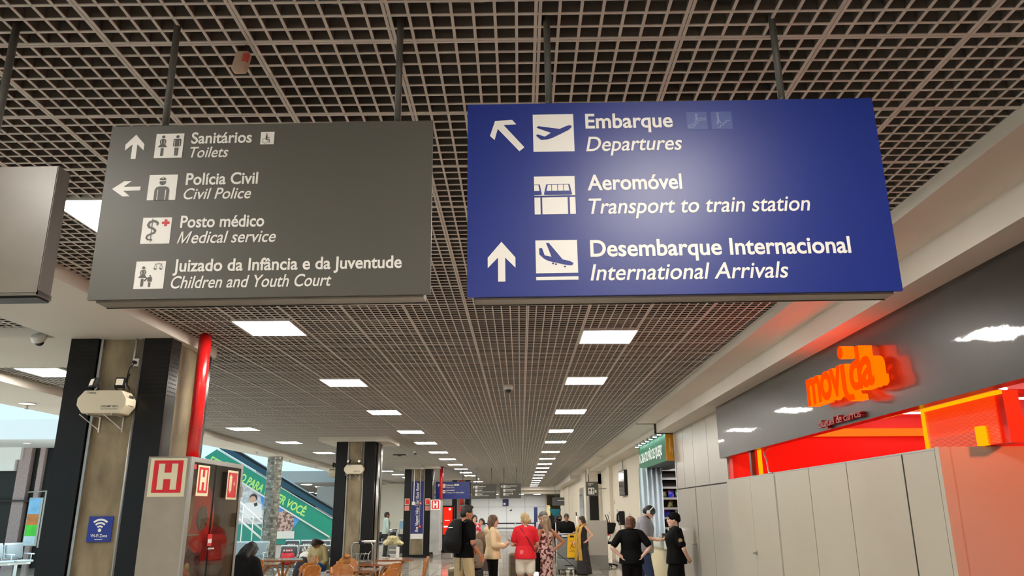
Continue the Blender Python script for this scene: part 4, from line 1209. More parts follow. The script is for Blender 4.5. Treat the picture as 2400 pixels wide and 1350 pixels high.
for k in range(7):
    y = 14.85 + k * 0.5
    sp = empty('sign_lamp', (GX - .07 + SK * y, y, 3.06))
    MB().loft([(0, 0, -.03, .045, .045), (0, 0, .0, .055, .055), (0, 0, .03, .02, .02)], 16).build('shade', M_whitep, sp, True)
    MB().disc((0, 0, -.032), .04, (0, 0, 1), .006, 16).build('bulb', emat('spot_glow', (220, 255, 245), 24.0), sp)
    MB().tube([(.0, 0, .02), (.05, 0, .02), (.09, 0, -.03)], .008, 6).build('arm', M_steel, sp)
    tag(sp, 'round lamp washing the green snack shop sign, %s from the near end' % ORD[k], 'lamp', 'lamps over the green sign')
M_shelf = mat('shelf_dark', (78, 66, 56), .5)
M_shelfe = mat('shelf_edge', (150, 140, 134), .4)
su = empty('snack_shelf', (3.52 + SK * 18, 18.2, 0))
MB().box(-.40, .45, .30, .33, .3, 2.75).build('back_panel', mat('shelf_back', (60, 48, 40), .6), su)
MB().box(-.42, -.38, -.02, .33, 0, 2.75).box(.41, .45, -.02, .33, 0, 2.75).build('uprights', M_shelf, su)
zs = [1.05, 1.27, 1.49, 1.70, 1.92, 2.16, 2.36, 2.56]
for z in zs:
    s_ = MB().box(-.38, .41, .0, .30, z - .02, z).build('shelf', M_shelf, su)
    MB().box(-.38, .41, -.012, .0, z - .045, z + .004).build('price_rail', M_shelfe, s_)
tag(su, 'tall dark wooden snack rack inside the snack shop', 'shelf')
bagm = [mat('bag_%d' % i, c, .25, rgb2=c2, nscale=14, contrast=(.45, .55)) for i, (c, c2) in enumerate((((150, 140, 90), (60, 60, 40)), ((30, 60, 200), (180, 90, 190)), ((40, 120, 110), (150, 190, 170)), ((60, 130, 210), (210, 230, 240))))]
proto = None
nm = ['olive', 'blue and pink', 'green', 'pale blue']
def bag_mesh():
    m = MB(); pr = []
    for j in range(9):
        t_ = j / 8; wd = .072 * (0.92 + .16 * abs(t_ - .5)); th = .004 + .032 * math.sin(PI * min(max(t_, .02), .98))
        pr.append((0, 0, t_ * .165, wd, th))
    m.loft(pr, 16); return m
for (row, items) in ((5 - 1, ((-.30, 0), (-.13, 1), (.04, 2), (.22, 3))), (3, ((-.16, 0), (.17, 1))), (2, ((-.24, 1), (.01, 3), (.24, 2)))):
    for x, c in items:
        o = bag_mesh().build('snack_bag', bagm[c], None, True)
        o.location = (3.52 + SK * 18 + x, 18.32, zs[row] + .004); o.rotation_euler = (-.12, 0, random.uniform(-.15, .15))
        pos = 'upper filled' if row == 4 else ('middle' if row == 3 else 'lower filled')
        tag(o, '%s snack bag on the %s shelf of the dark rack%s' % (nm[c], pos, ''), 'snack bag', 'snack bags on the dark rack')
# translucent white screen beside the rack, counter, display case
cu = MB()
n = 40
for k in range(n):
    t0, t1 = k / n, (k + 1) / n
    xa = 2.50 + .50 * t0; xb = 2.50 + .50 * t1
    ya = 17.2 + .04 * math.sin(t0 * 30); yb = 17.2 + .04 * math.sin(t1 * 30)
    cu.add([(xa, ya, .01), (xb, yb, .01), (xb, yb, 2.53), (xa, ya, 2.53), (xa, ya + .006, .01), (xb, yb + .006, .01), (xb, yb + .006, 2.53), (xa, ya + .006, 2.53)],
           [(0, 1, 2, 3), (5, 4, 7, 6), (0, 4, 5, 1), (3, 2, 6, 7)])
tag(cu.xf(sk).build('shop_curtain', mat('pale_curtain', (226, 234, 242), .6), None, True), 'pale bluish curtain hanging at the snack shop opening', 'curtain')
ct = empty('snack_counter', (2.86 + SK * 15.6, 15.6, 0))
MB().bevbox(-.22, .35, -.5, 1.3, .0, .94, .02).build('body', mat('counter_cream', (222, 210, 172), .4), ct, True)
MB().bevbox(-.27, .38, -.55, 1.35, .94, 1.10, .015).build('top', mat('counter_top', (230, 236, 226), .25), ct, True)
tag(ct, 'cream snack counter with white top behind the person in headphones', 'counter')
gc = empty('display_case', (2.80 + SK * 14.8, 14.82, 0))
MB().box(-.12, .30, -.2, .2, 0, .62).build('base', M_whitep, gc)
MB().box(-.12, .30, -.2, -.194, .62, 1.32).box(-.12, -.114, -.2, .2, .62, 1.32).box(-.12, .30, -.2, .2, 1.315, 1.322).build('pane', glass_mat('case_glass', (240, 245, 245), .2), gc)
MB().box(-.122, -.108, -.202, -.188, .62, 1.33).box(-.122, -.108, .188, .202, .62, 1.33).box(-.1, .28, -.18, .18, .85, .856).box(-.1, .28, -.18, .18, 1.08, 1.086).build('shelves', M_whitep, gc)
fd = MB()
for k in range(7): fd.ball((-.06 + .05 * k, -.10 + .03 * (k % 2), .885), (.028, .032, .025), 10, 7)
for k in range(6): fd.ball((-.06 + .055 * k, -.09, 1.11), (.028, .03, .024), 10, 7)
fd.build('pastries', mat('pastry', (214, 168, 96), .6), gc, True)
MB().box(-.09, .26, -.16, .16, 1.296, 1.31).build('lamp', emat('case_lamp', (255, 250, 235), 6), gc)
tag(gc, 'lit glass display case with pastries beside the snack shop worker', 'display case')
tag(MB().bevbox(2.62, 2.74, 15.25, 15.4, 1.10, 1.22, .01).xf(sk).build('card_terminal', M_black), 'small dark box on the snack counter', 'box')
for i, (x, y) in enumerate(((2.70, 15.75), (2.80, 15.95))):
    tag(MB().loft([(x, y, 1.10, .05, .05), (x, y, 1.16, .085, .085), (x, y, 1.17, .08, .08)], 20).xf(sk).build('white_bowl', M_whitep, None, True), 'white bowl on the snack counter, %s' % ('nearer one' if i == 0 else 'farther one'), 'bowl')
area_lamp('snack_shop_light', (3.7, 16.9, 2.7), .7, 2.0, (0, 0, 0), (.92, .97, 1.0), 24)

# ---------------------------------------------------------------- wall screen, phone, extinguisher, counter stand
tv = empty('wall_screen', (2.98 + SK * 23.5, 23.4, 2.42))
MB().bevbox(-.10, 0, -.62, .62, -.36, .36, .01).build('body', M_black, tv)
MB().box(-.103, -.10, -.59, .59, -.33, .33).build('screen', mat('screen_grey', (70, 72, 74), .12), tv)
MB().tube([(-.04, .1, .36), (-.04, .1, .72)], .018, 8).build('pole', M_alu, tv)
tag(tv, 'switched-off screen hanging high on the cream wall', 'screen')
ph = empty('pay_phone', (2.97 + SK * 24, 23.9, 1.42))
MB().bevbox(-.16, 0, -.14, .14, -.20, .20, .02).build('body', M_black, ph)
MB().tube([(-.17, -.20, .13), (-.22, -.21, .10), (-.23, -.21, -.06), (-.18, -.20, -.10)], [.04, .025, .025, .04], 12).build('handset', M_black, ph, True)
MB().tube([(-.16, -.18, -.10), (-.12, -.10, -.34), (-.10, 0, -.20)], .008, 6).build('cord', M_steel, ph, True)
tag(ph, 'black pay phone on the cream wall', 'phone')
for i, (y, z) in enumerate(((26.2, 1.9), (25.6, 1.62), (26.9, 1.55), (22.6, 1.5))):
    x = (2.86 if 26.6 < y < 27.6 else 2.98) + SK * y
    tag(MB().box(x - .01, x, y - .04, y + .04, z - .06, z + .06).build('wall_switch', M_alu), ('small switch plate on the cream wall, high beside the pilaster', 'small switch plate on the cream wall, lower beside the pilaster', 'switch plate on the cream pilaster', 'switch plate below the wall screen')[i], 'switch')
ex = empty('fire_extinguisher', (2.70 + SK * 27, 26.3, 0))
MB().loft([(0, 0, .85, .07, .07), (0, 0, .87, .085, .085), (0, 0, 1.22, .085, .085), (0, 0, 1.29, .05, .05), (0, 0, 1.33, .025, .025)], 22).build('cylinder', M_red, ex, True)
MB().box(-.02, .02, -.10, .03, 1.33, 1.35).box(-.02, .02, -.10, .03, 1.37, 1.385).tube([(0, 0, 1.32), (0, 0, 1.38)], .018, 8).build('valve', M_black, ex)
MB().tube([(0, -.02, 1.36), (-.06, -.10, 1.50), (.02, -.12, 1.50), (.09, -.10, 1.2), (.09, -.09, 1.0)], .012, 8).build('hose', M_black, ex, True)
MB().box(-.03, .05, -.088, -.084, .98, 1.14).build('label', M_whitep, ex)
MB().box(.06, .26, -.04, .04, 1.0, 1.04).build('bracket', M_alu, ex)
tag(ex, 'red fire extinguisher on the wall right of the grey reception stand', 'fire extinguisher')
wc = empty('folded_chair', (2.62, 24.6, 0))
MB().bevbox(-.22, .22, -.04, .04, .95, 1.28, .06).xf(lambda p: (p[0] + (p[2] - .95) * .3, p[1], p[2])).build('backrest', M_black, wc, True)
MB().bevbox(-.24, .22, -.22, .22, .66, .73, .03).build('seat', M_black, wc, True)
MB().tube([(0, 0, .06), (0, 0, .68)], .03, 10).tube([(.0, .05, .70), (.12, .2, .8), (.15, .02, 1.0)], .018, 8).build('post', M_steel, wc, True)
lg = MB()
for k in range(5): lg.tube([(0, 0, .10), (.28 * math.cos(k * 1.257), .28 * math.sin(k * 1.257), .05)], .022, 8).ball((.28 * math.cos(k * 1.257), .28 * math.sin(k * 1.257), .032), .03, 8, 6)
lg.build('star_base', M_black, wc, True)
wc.name = 'office_chair'
tag(wc, 'black swivel office chair behind the grey reception stand', 'chair')
st = empty('reception_stand', (2.19, 23.4, 0))
MB().box(-.33, .33, -.05, .35, .40, 1.36).build('body', mat('stand_grey', (172, 168, 160), .5), st)
MB().box(-.325, .325, -.045, .345, 0, .40).build('kick_panel', mat('stand_steel', (190, 190, 188), .18, metal=1.0, bump=.06, bscale=2), st)
tag(st, 'grey reception stand with polished metal base right of the person in the mustard scarf', 'stand')

# red screen totem far down the hall
tt = empty('screen_totem', (-3.02, 33.0, 0))
MB().box(-.25, .26, 0, .16, .0, 1.86).build('body', M_black, tt)
sc_m = MB(); sq(sc_m, -.19, .19, .72, 1.80, -.004); sc_m.build('screen', emat('screen_red', (255, 36, 20), 1.05), tt)
v = MB(); sq(v, -.12, .08, 1.26, 1.29, -.007); sq(v, -.16, .04, 1.0, 1.06, -.007); circ(v, (.08, 1.72), .05, (0, 1, 0, 1), -.007); v.build('marks', emat('screen_white', (255, 220, 215), 1.0), tt)
v = MB(); poly(v, [(-.02, .72), (.19, .98), (.19, .72)], (0, 1, 0, 1), -.006); v.build('yellow_corner', emat('screen_yellow', (255, 220, 110), 1.0), tt)
tag(tt, 'black totem with a glowing red screen beside the third pillar', 'screen')
fc4 = empty('hose_cabinet', (-3.0, 40.6, 0))
MB().box(-.22, .28, 0, .3, 0, 1.95).build('body', mat('cab_far', (110, 104, 96), .4), fc4)
MB().box(-.16, -.02, -.004, 0, 1.55, 1.85).build('red_label', M_redv, fc4)
tag(fc4, 'dark hose cabinet on the fourth pillar', 'fire cabinet')

# belt barriers in front of the back wall
M_belt = mat('belt_navy', (24, 32, 66), .6)
bx = [-3.2, -1.75, -0.35, 1.0]
for i, x in enumerate(bx):
    b = empty('barrier_post', (x, 50.0, 0))
    MB().tube([(0, 0, .02), (0, 0, .95)], .035, 14).build('post', M_whitep, b, True)
    MB().loft([(0, 0, 0, .17, .17), (0, 0, .02, .16, .16), (0, 0, .035, .05, .05)], 22).build('base', M_whitep, b, True)
    if i < 3: MB().box(.03, bx[i + 1] - x - .03, -.003, .003, .85, .92).build('belt', M_belt, b)
    tag(b, 'white barrier post with navy belt before the back wall, %s from the left' % ORD[i], 'barrier', 'belt barriers at the back wall')
lb = MB().box(-6, 1.9, 64.6, 64.98, 0, .04).box(-6, 1.9, 64.9, 64.98, .3, .34)
struct(lb.build('baseboard_back', M_alu), 'low rail along the back wall')
tag(MB().box(.92, 1.16, 55.0, 55.2, 0, 1.87).build('navy_totem', mat('totem_navy', (44, 58, 112), .4)), 'slim navy totem behind the people at the centre', 'totem')
tag(MB().box(-.88, -.74, 64.94, 64.98, 1.62, 1.68).box(-.80, -.74, 64.9, 64.98, 1.66, 1.75).build('wall_hook', M_black), 'small dark fitting on the white back wall', 'fitting')
tag(MB().box(1.90, 1.95, 55.02, 55.06, 0, 1.3).box(1.80, 2.05, 55.0, 55.1, 1.3, 1.9).box(1.82, 2.02, 54.98, 55.0, 1.92, 2.0).build('yellow_poster', mat('poster_yellow', (236, 228, 170), .5)), 'pale yellow notice by the passage on the far right', 'poster')
tag(MB().box(-3.05, -2.95, 47, 47.1, 2.0, 2.5).build('wall_gauge', M_alu), 'small grey box hanging by the fourth pillar', 'box')

# ---------------------------------------------------------------- escalator with advertising board
es = empty('escalator', (-8.5, 27.0, 0))
ex0 = lambda L: [(x + 8.5, z) for x, z in L]
M_green = mat('board_green', (26, 146, 122), .45)
M_green2 = mat('board_green_dark', (40, 140, 126), .45)
MB().plate(ex0([(-10.57, 3.75), (-6.40, 1.41), (-6.40, .83), (-6.50, .83), (-8.29, 1.87), (-9.57, 2.62), (-10.97, 3.48)]), 0, .06).build('upper_board', M_green, es)
MB().plate(ex0([(-9.6, 2.62), (-8.29, 1.85), (-6.52, .83), (-6.6, .60), (-9.6, .60)]), .03, .09).build('lower_board', M_green2, es)
MB().plate(ex0([(-10.4, 3.35 - .22), (-8.29, 1.90), (-6.45, .85), (-6.45, .80), (-8.29, 1.845), (-10.4, 3.35 - .29)]), -.02, .0).plate(ex0([(-10.57, 3.78), (-6.38, 1.44), (-6.38, 1.41), (-10.57, 3.75)]), -.03, .06).build('trim_rail', M_whitep, es)
MB().plate(ex0([(-10.45, 3.82), (-10.28, 3.88), (-6.40, 1.70), (-6.40, 1.50), (-10.45, 3.76)]), -.06, .9).build('handrail_side', mat('handrail_teal', (14, 70, 92), .3), es)
MB().plate(ex0([(-10.5, 3.90), (-10.2, 3.93), (-6.40, 1.76), (-6.40, 1.70), (-10.3, 3.88)]), -.08, .05).build('handrail', M_black, es)
# the picture on the lower board: sky, timbered house, person in white
MB().plate(ex0([(-9.58, 2.60), (-8.95, 2.24), (-8.62, 1.25), (-9.6, 1.25)]), .018, .03).build('picture', mat('picture_white', (226, 224, 222), .5, rgb2=(160, 168, 180), nscale=6), es)
MB().plate(ex0([(-8.95, 2.24), (-8.29, 1.85), (-7.50, 1.39), (-7.72, 1.10), (-8.7, 1.10)]), .02, .03).build('picture', mat('picture_sky', (60, 140, 225), .5, rgb2=(96, 170, 235), nscale=2), es)
hs = MB().plate(ex0([(-8.25, 1.62), (-8.02, 1.70), (-7.86, 1.58), (-7.70, 1.50), (-7.70, 1.18), (-7.85, .80), (-8.35, .80)]), .012, .02).build('house', mat('picture_house', (206, 176, 166), .6, rgb2=(120, 88, 80), nscale=9, contrast=(.48, .52)), es)
pm = MB()
pm.mat4(Matrix()); circ(pm, (-.66, 2.06), .11, (0, 1, 0, 1), .010)
hd = pm.build('figure_face', mat('picture_skin', (214, 170, 146), .6), es)
pm = MB(); poly(pm, [(-.98, 1.92), (-.62, 1.98), (-.36, 1.90), (-.28, 1.45), (-.95, 1.45)], (0, 1, 0, 1), .014); pm.build('figure_coat', mat('picture_coat', (238, 238, 240), .6), es)
pm = MB(); circ(pm, (-.64, 2.12), .13, (0, 1, 0, 1), .013); poly(pm, [(-.62, 1.93), (-.5, 1.96), (-.48, 1.86), (-.58, 1.82)], (0, 1, 0, 1), .011); pm.build('figure_hair', mat('picture_dark', (60, 52, 50), .6), es)
v = MB()
for body, x, wd in (('ESTÁ', 0.02, .66), ('NO PARA', 1.08, 1.12), ('DEVER VOCÊ.', 2.30, 1.62)): text_to(v, body, x, 0, wd, .25, 0, False, .03)
ang = math.atan2(1.78 - 3.34, -7.55 + 10.55)
v.mat4(Matrix.Translation((-10.83 + 8.5, -.006, 3.30)) @ Matrix.Rotation(-ang, 4, 'Y'))
v.build('lettering', mat('board_lime', (186, 240, 130), .5), es)
MB().box(-.1, .85, .002, .01, .78, 1.02).build('city_mark', M_whitep, es)
ba = MB()
for k, (za, zb) in enumerate(((2.05, 1.20), (1.80, .98), (1.52, .72))):
    ba.tube([(-9.35 + 8.5, -1.0, za), (-8.3 + 8.5, -1.0, zb)], .028, 8)
for x in (-9.1, -8.75, -8.42): ba.tube([(x + 8.5, -1.0, 0), (x + 8.5, -1.0, 1.9 + (-9.1 - x) * .8)], .02, 8)
ba.build('balustrade', M_whitep, es, True)
tag(es, 'escalator with a green advertising board along its side', 'escalator')
M_mos = None
mo = empty('mosaic_column', (-7.08, 22.5, 0))
cm = MB(); 
cm.cur = 0; cm.loft([(0, 0, 0, .195, .195), (0, 0, 3.17, .205, .205)], 32)
cm.build('grout', mat('grout_grey', (150, 152, 146), .6), mo, True)
tl = MB()
for j in range(44):
    for k in range(14):
        a = 2 * PI * (k + .5 * (j % 2)) / 14; da = 2 * PI / 14 * .46; z0 = j * .072 + .004
        tl.cur = random.choice((0, 0, 1, 2)) 
        P = []
        for (aa, z) in ((a - da, z0), (a, z0), (a + da, z0), (a + da, z0 + .064), (a, z0 + .064), (a - da, z0 + .064)):
            P.append((.209 * math.cos(aa), .209 * math.sin(aa), z))
        tl.add(P, [(0, 1, 4, 5), (1, 2, 3, 4)])
tl.build('tiles', [mat('tile_a', (128, 130, 122), .15), mat('tile_b', (96, 98, 92), .15), mat('tile_c', (158, 158, 150), .12)], mo)
struct(mo, 'round grey mosaic-tiled column before the escalator')

# second, simpler poster on the dark wall
po = empty('wall_poster', (-14.75, 24.0, 1.40))
MB().box(-.22, .20, 0, .04, -.70, .70).build('frame', M_alu, po)
for (z0, z1, c, n_) in ((.22, .68, (120, 180, 220), 'sky_part'), (-.10, .22, (190, 120, 60), 'hills_part'), (-.42, -.10, (70, 200, 60), 'meadow_part'), (-.68, -.42, (190, 215, 230), 'pale_part')):
    MB().box(-.20, .14, -.004, 0, z0, z1).build(n_, mat('poster_' + n_, c, .5, rgb2=tuple(min(255, int(q * 1.15)) for q in c), nscale=4), po)
MB().tube([(.26, .0, -.75), (.26, .0, .9)], .03, 8).tube([(-.3, 0, .86), (.4, 0, .9)], .02, 8).build('pole', M_alu, po)
tag(po, 'poster with green and orange landscape by the dark wall at left', 'poster')

# ---------------------------------------------------------------- furniture
M_wood = mat('bent_beech', (186, 120, 48), .28, rgb2=(158, 96, 34), nscale=14, stretch=(1, 1, 6), coat=.3)
M_woodt = mat('table_walnut', (150, 98, 62), .16, rgb2=(126, 80, 50), nscale=8, stretch=(6, 1, 1), coat=.5)
ch = empty('bentwood_chair')
MB().loft([(0, 0, .43, .195, .19), (0, 0, .445, .205, .20), (0, 0, .465, .20, .195), (0, 0, .47, .17, .165)], 28).build('seat', M_wood, ch, True)
for sx in (-1, 1):
    MB().tube([(sx * .15, .14, .44), (sx * .165, .17, .2), (sx * .18, .19, 0)], [.018, .016, .013], 10).build('leg', M_wood, ch, True)
    MB().tube([(sx * .19, -.26, 0), (sx * .175, -.20, .25), (sx * .165, -.175, .46), (sx * .165, -.20, .66), (sx * .17, -.235, .82)], [.014, .017, .018, .016, .015], 10).build('rear_leg', M_wood, ch, True)
tr = MB()
N_ = 18; vs = []; fs = []
for k in range(N_ + 1):
    t_ = -1 + 2 * k / N_
    x = .185 * t_; yb = -.255 + .055 * t_ * t_ * 1.0
    top = .865 - .07 * max(0, (abs(t_) - .55) / .45) ** 1.3; bot = .715 + .015 * t_ * t_
    if abs(t_) > .8: bot += (abs(t_) - .8) * .2
    for (dy, z) in ((-.011, bot), (.011, bot), (.011 - .02, top), (-.011 - .02, top)): vs.append((x, yb + dy, z))
for k in range(N_):
    for q in range(4):
        q2 = (q + 1) % 4
        fs.append((4 * k + q, 4 * k + 4 + q, 4 * k + 4 + q2, 4 * k + q2))
fs += [(0, 1, 2, 3), (4 * N_ + 3, 4 * N_ + 2, 4 * N_ + 1, 4 * N_)]
tr.add(vs, fs).build('top_rail', M_wood, ch)
rg = [(.155 * math.cos(2 * PI * k / 28), .155 * math.sin(2 * PI * k / 28), .20) for k in range(29)]
MB().tube(rg, .011, 8).build('ring_stretcher', M_wood, ch, True)
sl = MB()
for x in (-.05, .05): sl.tube([(x, -.185, .47), (x * .8, -.215, .60), (x, -.25, .71)], .009, 8)
sl.build('back_splats', M_wood, ch, True)
chairs = [(-3.56, 10.62, -1.0, 'wooden cafe chair right beside the fire hose cabinet, its back to the viewer'),
          (-3.62, 13.1, 1.1, 'wooden cafe chair turned sideways between the two left cafe tables'),
          (-3.38, 12.45, 1.05, 'wooden cafe chair with tilted back left of the nearest table'),
          (-2.20, 12.95, 1.1, 'wooden cafe chair, upper of the two stacked in view under the right tables'),
          (-2.05, 11.65, 1.08, 'wooden cafe chair right of the nearest tables, lower of the pair'),
          (-1.93, 14.5, 1.75, 'wooden cafe chair in side view at the right end of the tables'),
          (-2.05, 10.35, 1.0, 'wooden cafe chair cut by the bottom edge, only its curved top showing'),
          (-2.78, 12.33, 3.14, 'wooden cafe chair with a wide top rail just behind the nearest table'),
          (-2.97, 13.75, 3.3, 'wooden cafe chair carrying a brown bundle, behind the middle table'),
          (-4.0, 14.75, 2.2, 'wooden cafe chair behind the left tables, in shadow'),
          (-4.75, 14.0, .9, 'wooden cafe chair at the far left table')]
for i, (x, y, rz, lab) in enumerate(chairs):
    o = ch if i == 0 else copy_tree(ch)
    o.location = (x, y, 0); o.rotation_euler = (0, 0, rz)
    tag(o, lab, 'chair', 'bentwood chairs in the cafe corner')
tb = empty('cafe_table')
bm = bmesh.new(); bmesh.ops.create_cube(bm, size=1)
for q in bm.verts: q.co = (q.co.x * .74, q.co.y * .74, .735 + q.co.z * .03)
bmesh.ops.bevel(bm, geom=[e for e in bm.edges if abs(e.verts[0].co.z - e.verts[1].co.z) > .01], offset=.05, segments=4, affect='EDGES')
MB().bm(bm).build('tabletop', M_woodt, tb)
for k in range(4):
    a = PI / 4 + k * PI / 2; c, s_ = math.cos(a), math.sin(a)
    MB().tube([(.30 * c, .30 * s_, .72), (.16 * c, .16 * s_, .62), (.07 * c, .07 * s_, .45), (.08 * c, .08 * s_, .22), (.30 * c, .30 * s_, 0)], [.018, .02, .021, .02, .016], 10).build('leg', M_wood, tb, True)
MB().tube([(0, 0, .22), (0, 0, .72)], .03, 14).build('column', M_wood, tb, True)
tables = [(-2.80, 11.75, .1, 'square wooden cafe table nearest the viewer'), (-2.70, 13.05, .05, 'square wooden cafe table before the second pillar'),
          (-2.60, 14.65, -.1, 'square wooden cafe table, middle one on the right'), (-2.50, 15.95, .15, 'square wooden cafe table farthest on the right'),
          (-4.70, 15.95, .3, 'square wooden cafe table before the mosaic column, pale top shining'), (-4.75, 14.6, .2, 'square wooden cafe table next to the person in black')]
for i, (x, y, rz, lab) in enumerate(tables):
    o = tb if i == 0 else copy_tree(tb)
    o.location = (x, y, 0); o.rotation_euler = (0, 0, rz)
    tag(o, lab, 'table', 'cafe tables')
o = MB().ball((-2.97, 13.6, .82), (.10, .08, .10), 16, 10).ball((-2.93, 13.58, .92), (.06, .05, .04), 12, 8).tube([(-2.97, 13.6, .9), (-2.96, 13.6, .98)], .018, 8).build('cloth_bundle', mat('brown_cloth', (110, 68, 34), .8, rgb2=(180, 120, 50), nscale=9), None, True)
tag(o, 'brown bundle on the wooden chair behind the middle table', 'bundle')

# airport seating
M_seatp = mat('seat_pad', (66, 72, 76), .5)
M_seatf = mat('seat_frame', (226, 240, 242), .25, metal=.2)
def seat_row(x0, y, n, pitch, rz, label, group, logo=True, pad=M_seatp):
    t = empty('seat_row', (x0, y, 0), rz)
    bmk = MB()
    for k in range(n):
        x = k * pitch
        w_ = pitch * .86
        MB().bevbox(x, x + w_, .18, .25, .50, .86, .03, 2).xf(lambda p: (p[0], p[1] + (p[2] - .5) * .18, p[2])).build('backrest', pad, t, True)
        MB().box(x - .01, x + w_ + .01, .245, .27, .48, .885).xf(lambda p: (p[0], p[1] + (p[2] - .5) * .18, p[2])).build('back_shell', M_seatf, t)
        MB().bevbox(x, x + w_, -.25, .20, .40, .46, .025, 2).build('seat', pad, t, True)
        MB().tube([(x + w_ + .01, -.2, .60), (x + w_ + .01, .18, .61)], .016, 8).tube([(x + w_ + .01, -.1, .42), (x + w_ + .01, -.1, .60)], .012, 8).build('armrest', M_seatf, t, True)
        if logo:
            for q in range(5): bmk.box(x + w_ * (.2 + .12 * q), x + w_ * (.27 + .12 * q), .168, .176, .745, .785)
    if logo: bmk.xf(lambda p: (p[0], p[1] + (p[2] - .5) * .18, p[2])).build('logo_marks', M_whitep, t)
    bm2 = MB().box(-.05, n * pitch, -.03, .03, .34, .40)
    for k in (0.3, n - .7): bm2.box(k * pitch - .03, k * pitch + .03, -.3, .3, 0, .05).box(k * pitch - .025, k * pitch + .025, -.03, .03, .05, .36)
    bm2.build('beam', M_seatf, t)
    tag(t, label, 'seats', group)
    return t
seat_row(-6.62, 22.3, 4, .435, 0, 'row of airport seats with grey logo backs, beyond the seated person in olive', 'airport seats')
seat_row(-7.75, 21.4, 2, .50, 0, 'pair of pale airport seats left of the mosaic column', 'airport seats', False, mat('seat_pale', (150, 165, 170), .3))
seat_row(-5.72, 18.9, 3, .44, 0, 'nearer airport seat row where the person in olive sits', 'airport seats')
seat_row(-13.6, 20.6, 2, .55, 1.2, 'airport seats far left beyond the first pillar', 'airport seats', False, mat('seat_pale', (150, 165, 170), .3))
seat_row(-5.9, 31.6, 2, .5, 0, 'dark seats behind the standing person in a pale shirt', 'airport seats', False, M_black)

# luggage trolleys
def trolley(loc, rz, label):
    t = empty('luggage_trolley', loc, rz)
    MB().tube([(-.22, 0, .12), (-.22, 0, .95), (-.18, 0, 1.0), (.18, 0, 1.0), (.22, 0, .95), (.22, 0, .12)], .017, 8).build('frame', M_steel, t, True)
    MB().tube([(.0, -.12, 1.03), (.30, -.12, 1.03)], .024, 10).build('handle', M_whitep, t, True)
    MB().box(-.05, .05, -.14, .0, .97, 1.05).build('brake', M_black, t)
    bs_ = MB()
    for k in range(5): bs_.tube([(-.16 + k * .08, -.02, .80), (-.16 + k * .08, -.20, .72), (-.16 + k * .08, -.20, .62)], .005, 6)
    bs_.tube([(-.18, -.2, .78), (.18, -.2, .78)], .008, 6).tube([(-.18, -.2, .62), (.18, -.2, .62)], .008, 6).tube([(-.18, -.02, .82), (-.18, -.2, .78), (-.18, -.2, .62)], .008, 6).tube([(.18, -.02, .82), (.18, -.2, .78), (.18, -.2, .62)], .008, 6)
    bs_.build('basket', M_steel, t, True)
    m = MB()
    for z in (.25, .40, .55): m.box(-.20, .20, -.012, .012, z, z + .10)
    m.build('back_slats', mat('slat_grey', (128, 124, 116), .5), t)
    MB().box(-.22, .22, 0, .75, .12, .15).build('deck', M_steel, t)
    for x, y in ((-.2, .02), (.2, .02), (0, .7)): MB().disc((x, y, .06), .06, (1, 0, 0), .03, 16).build('wheel', M_black, t)
    tag(t, label, 'trolley')
    return t
trolley((-3.42, 17.35, 0), 0, 'steel luggage trolley parked against the second pillar')
t2 = trolley((-4.4, 27.6, 0), PI * .8, 'luggage trolley loaded with a cream jacket by the person in a pale shirt')
o = MB()
for k in range(46):
    q = random.uniform(-1, 1)
    o.ball((-4.33 + q * .25, 27.2 + random.uniform(-.14, .14), .60 + random.uniform(0, .21 * (1 - q * q))), (random.uniform(.07, .12), .10, random.uniform(.05, .08)), 12, 8)
o = o.build('folded_jacket', mat('cream_jacket', (214, 204, 160), .8, rgb2=(176, 164, 120), nscale=12), None, True)
tag(o, 'crumpled cream jacket piled on the far luggage trolley', 'jacket')
o.modifiers.new('remesh', 'REMESH').voxel_size = .02
dk_ = empty('service_desk', (-4.55, 33, 0))
MB().bevbox(-.5, .5, -.2, .3, .0, .75, .02).build('body', mat('desk_dark', (44, 44, 46), .5), dk_)
MB().box(-.45, .1, .0, .03, .95, 1.25).build('monitor', mat('desk_screen', (150, 190, 220), .3), dk_)
MB().tube([(-.45, -.1, .75), (-.45, -.1, 1.3), (.45, -.1, 1.3), (.45, -.1, .4)], .02, 8).build('rail', M_whitep, dk_, True)
MB().box(.28, .36, .1, .2, .75, 1.55).build('post', M_black, dk_)
tag(dk_, 'dark service desk with screen behind the person in a pale shirt', 'desk')
o = MB().box(-2.62, -2.56, 16.9, 16.96, .25, .93).build('menu_stand', M_whitep)
tag(o, 'slim white upright board at the right end of the tables', 'menu stand')
MB().box(-2.70, -2.48, 16.83, 17.03, 0, .25).build('base', M_alu, o)

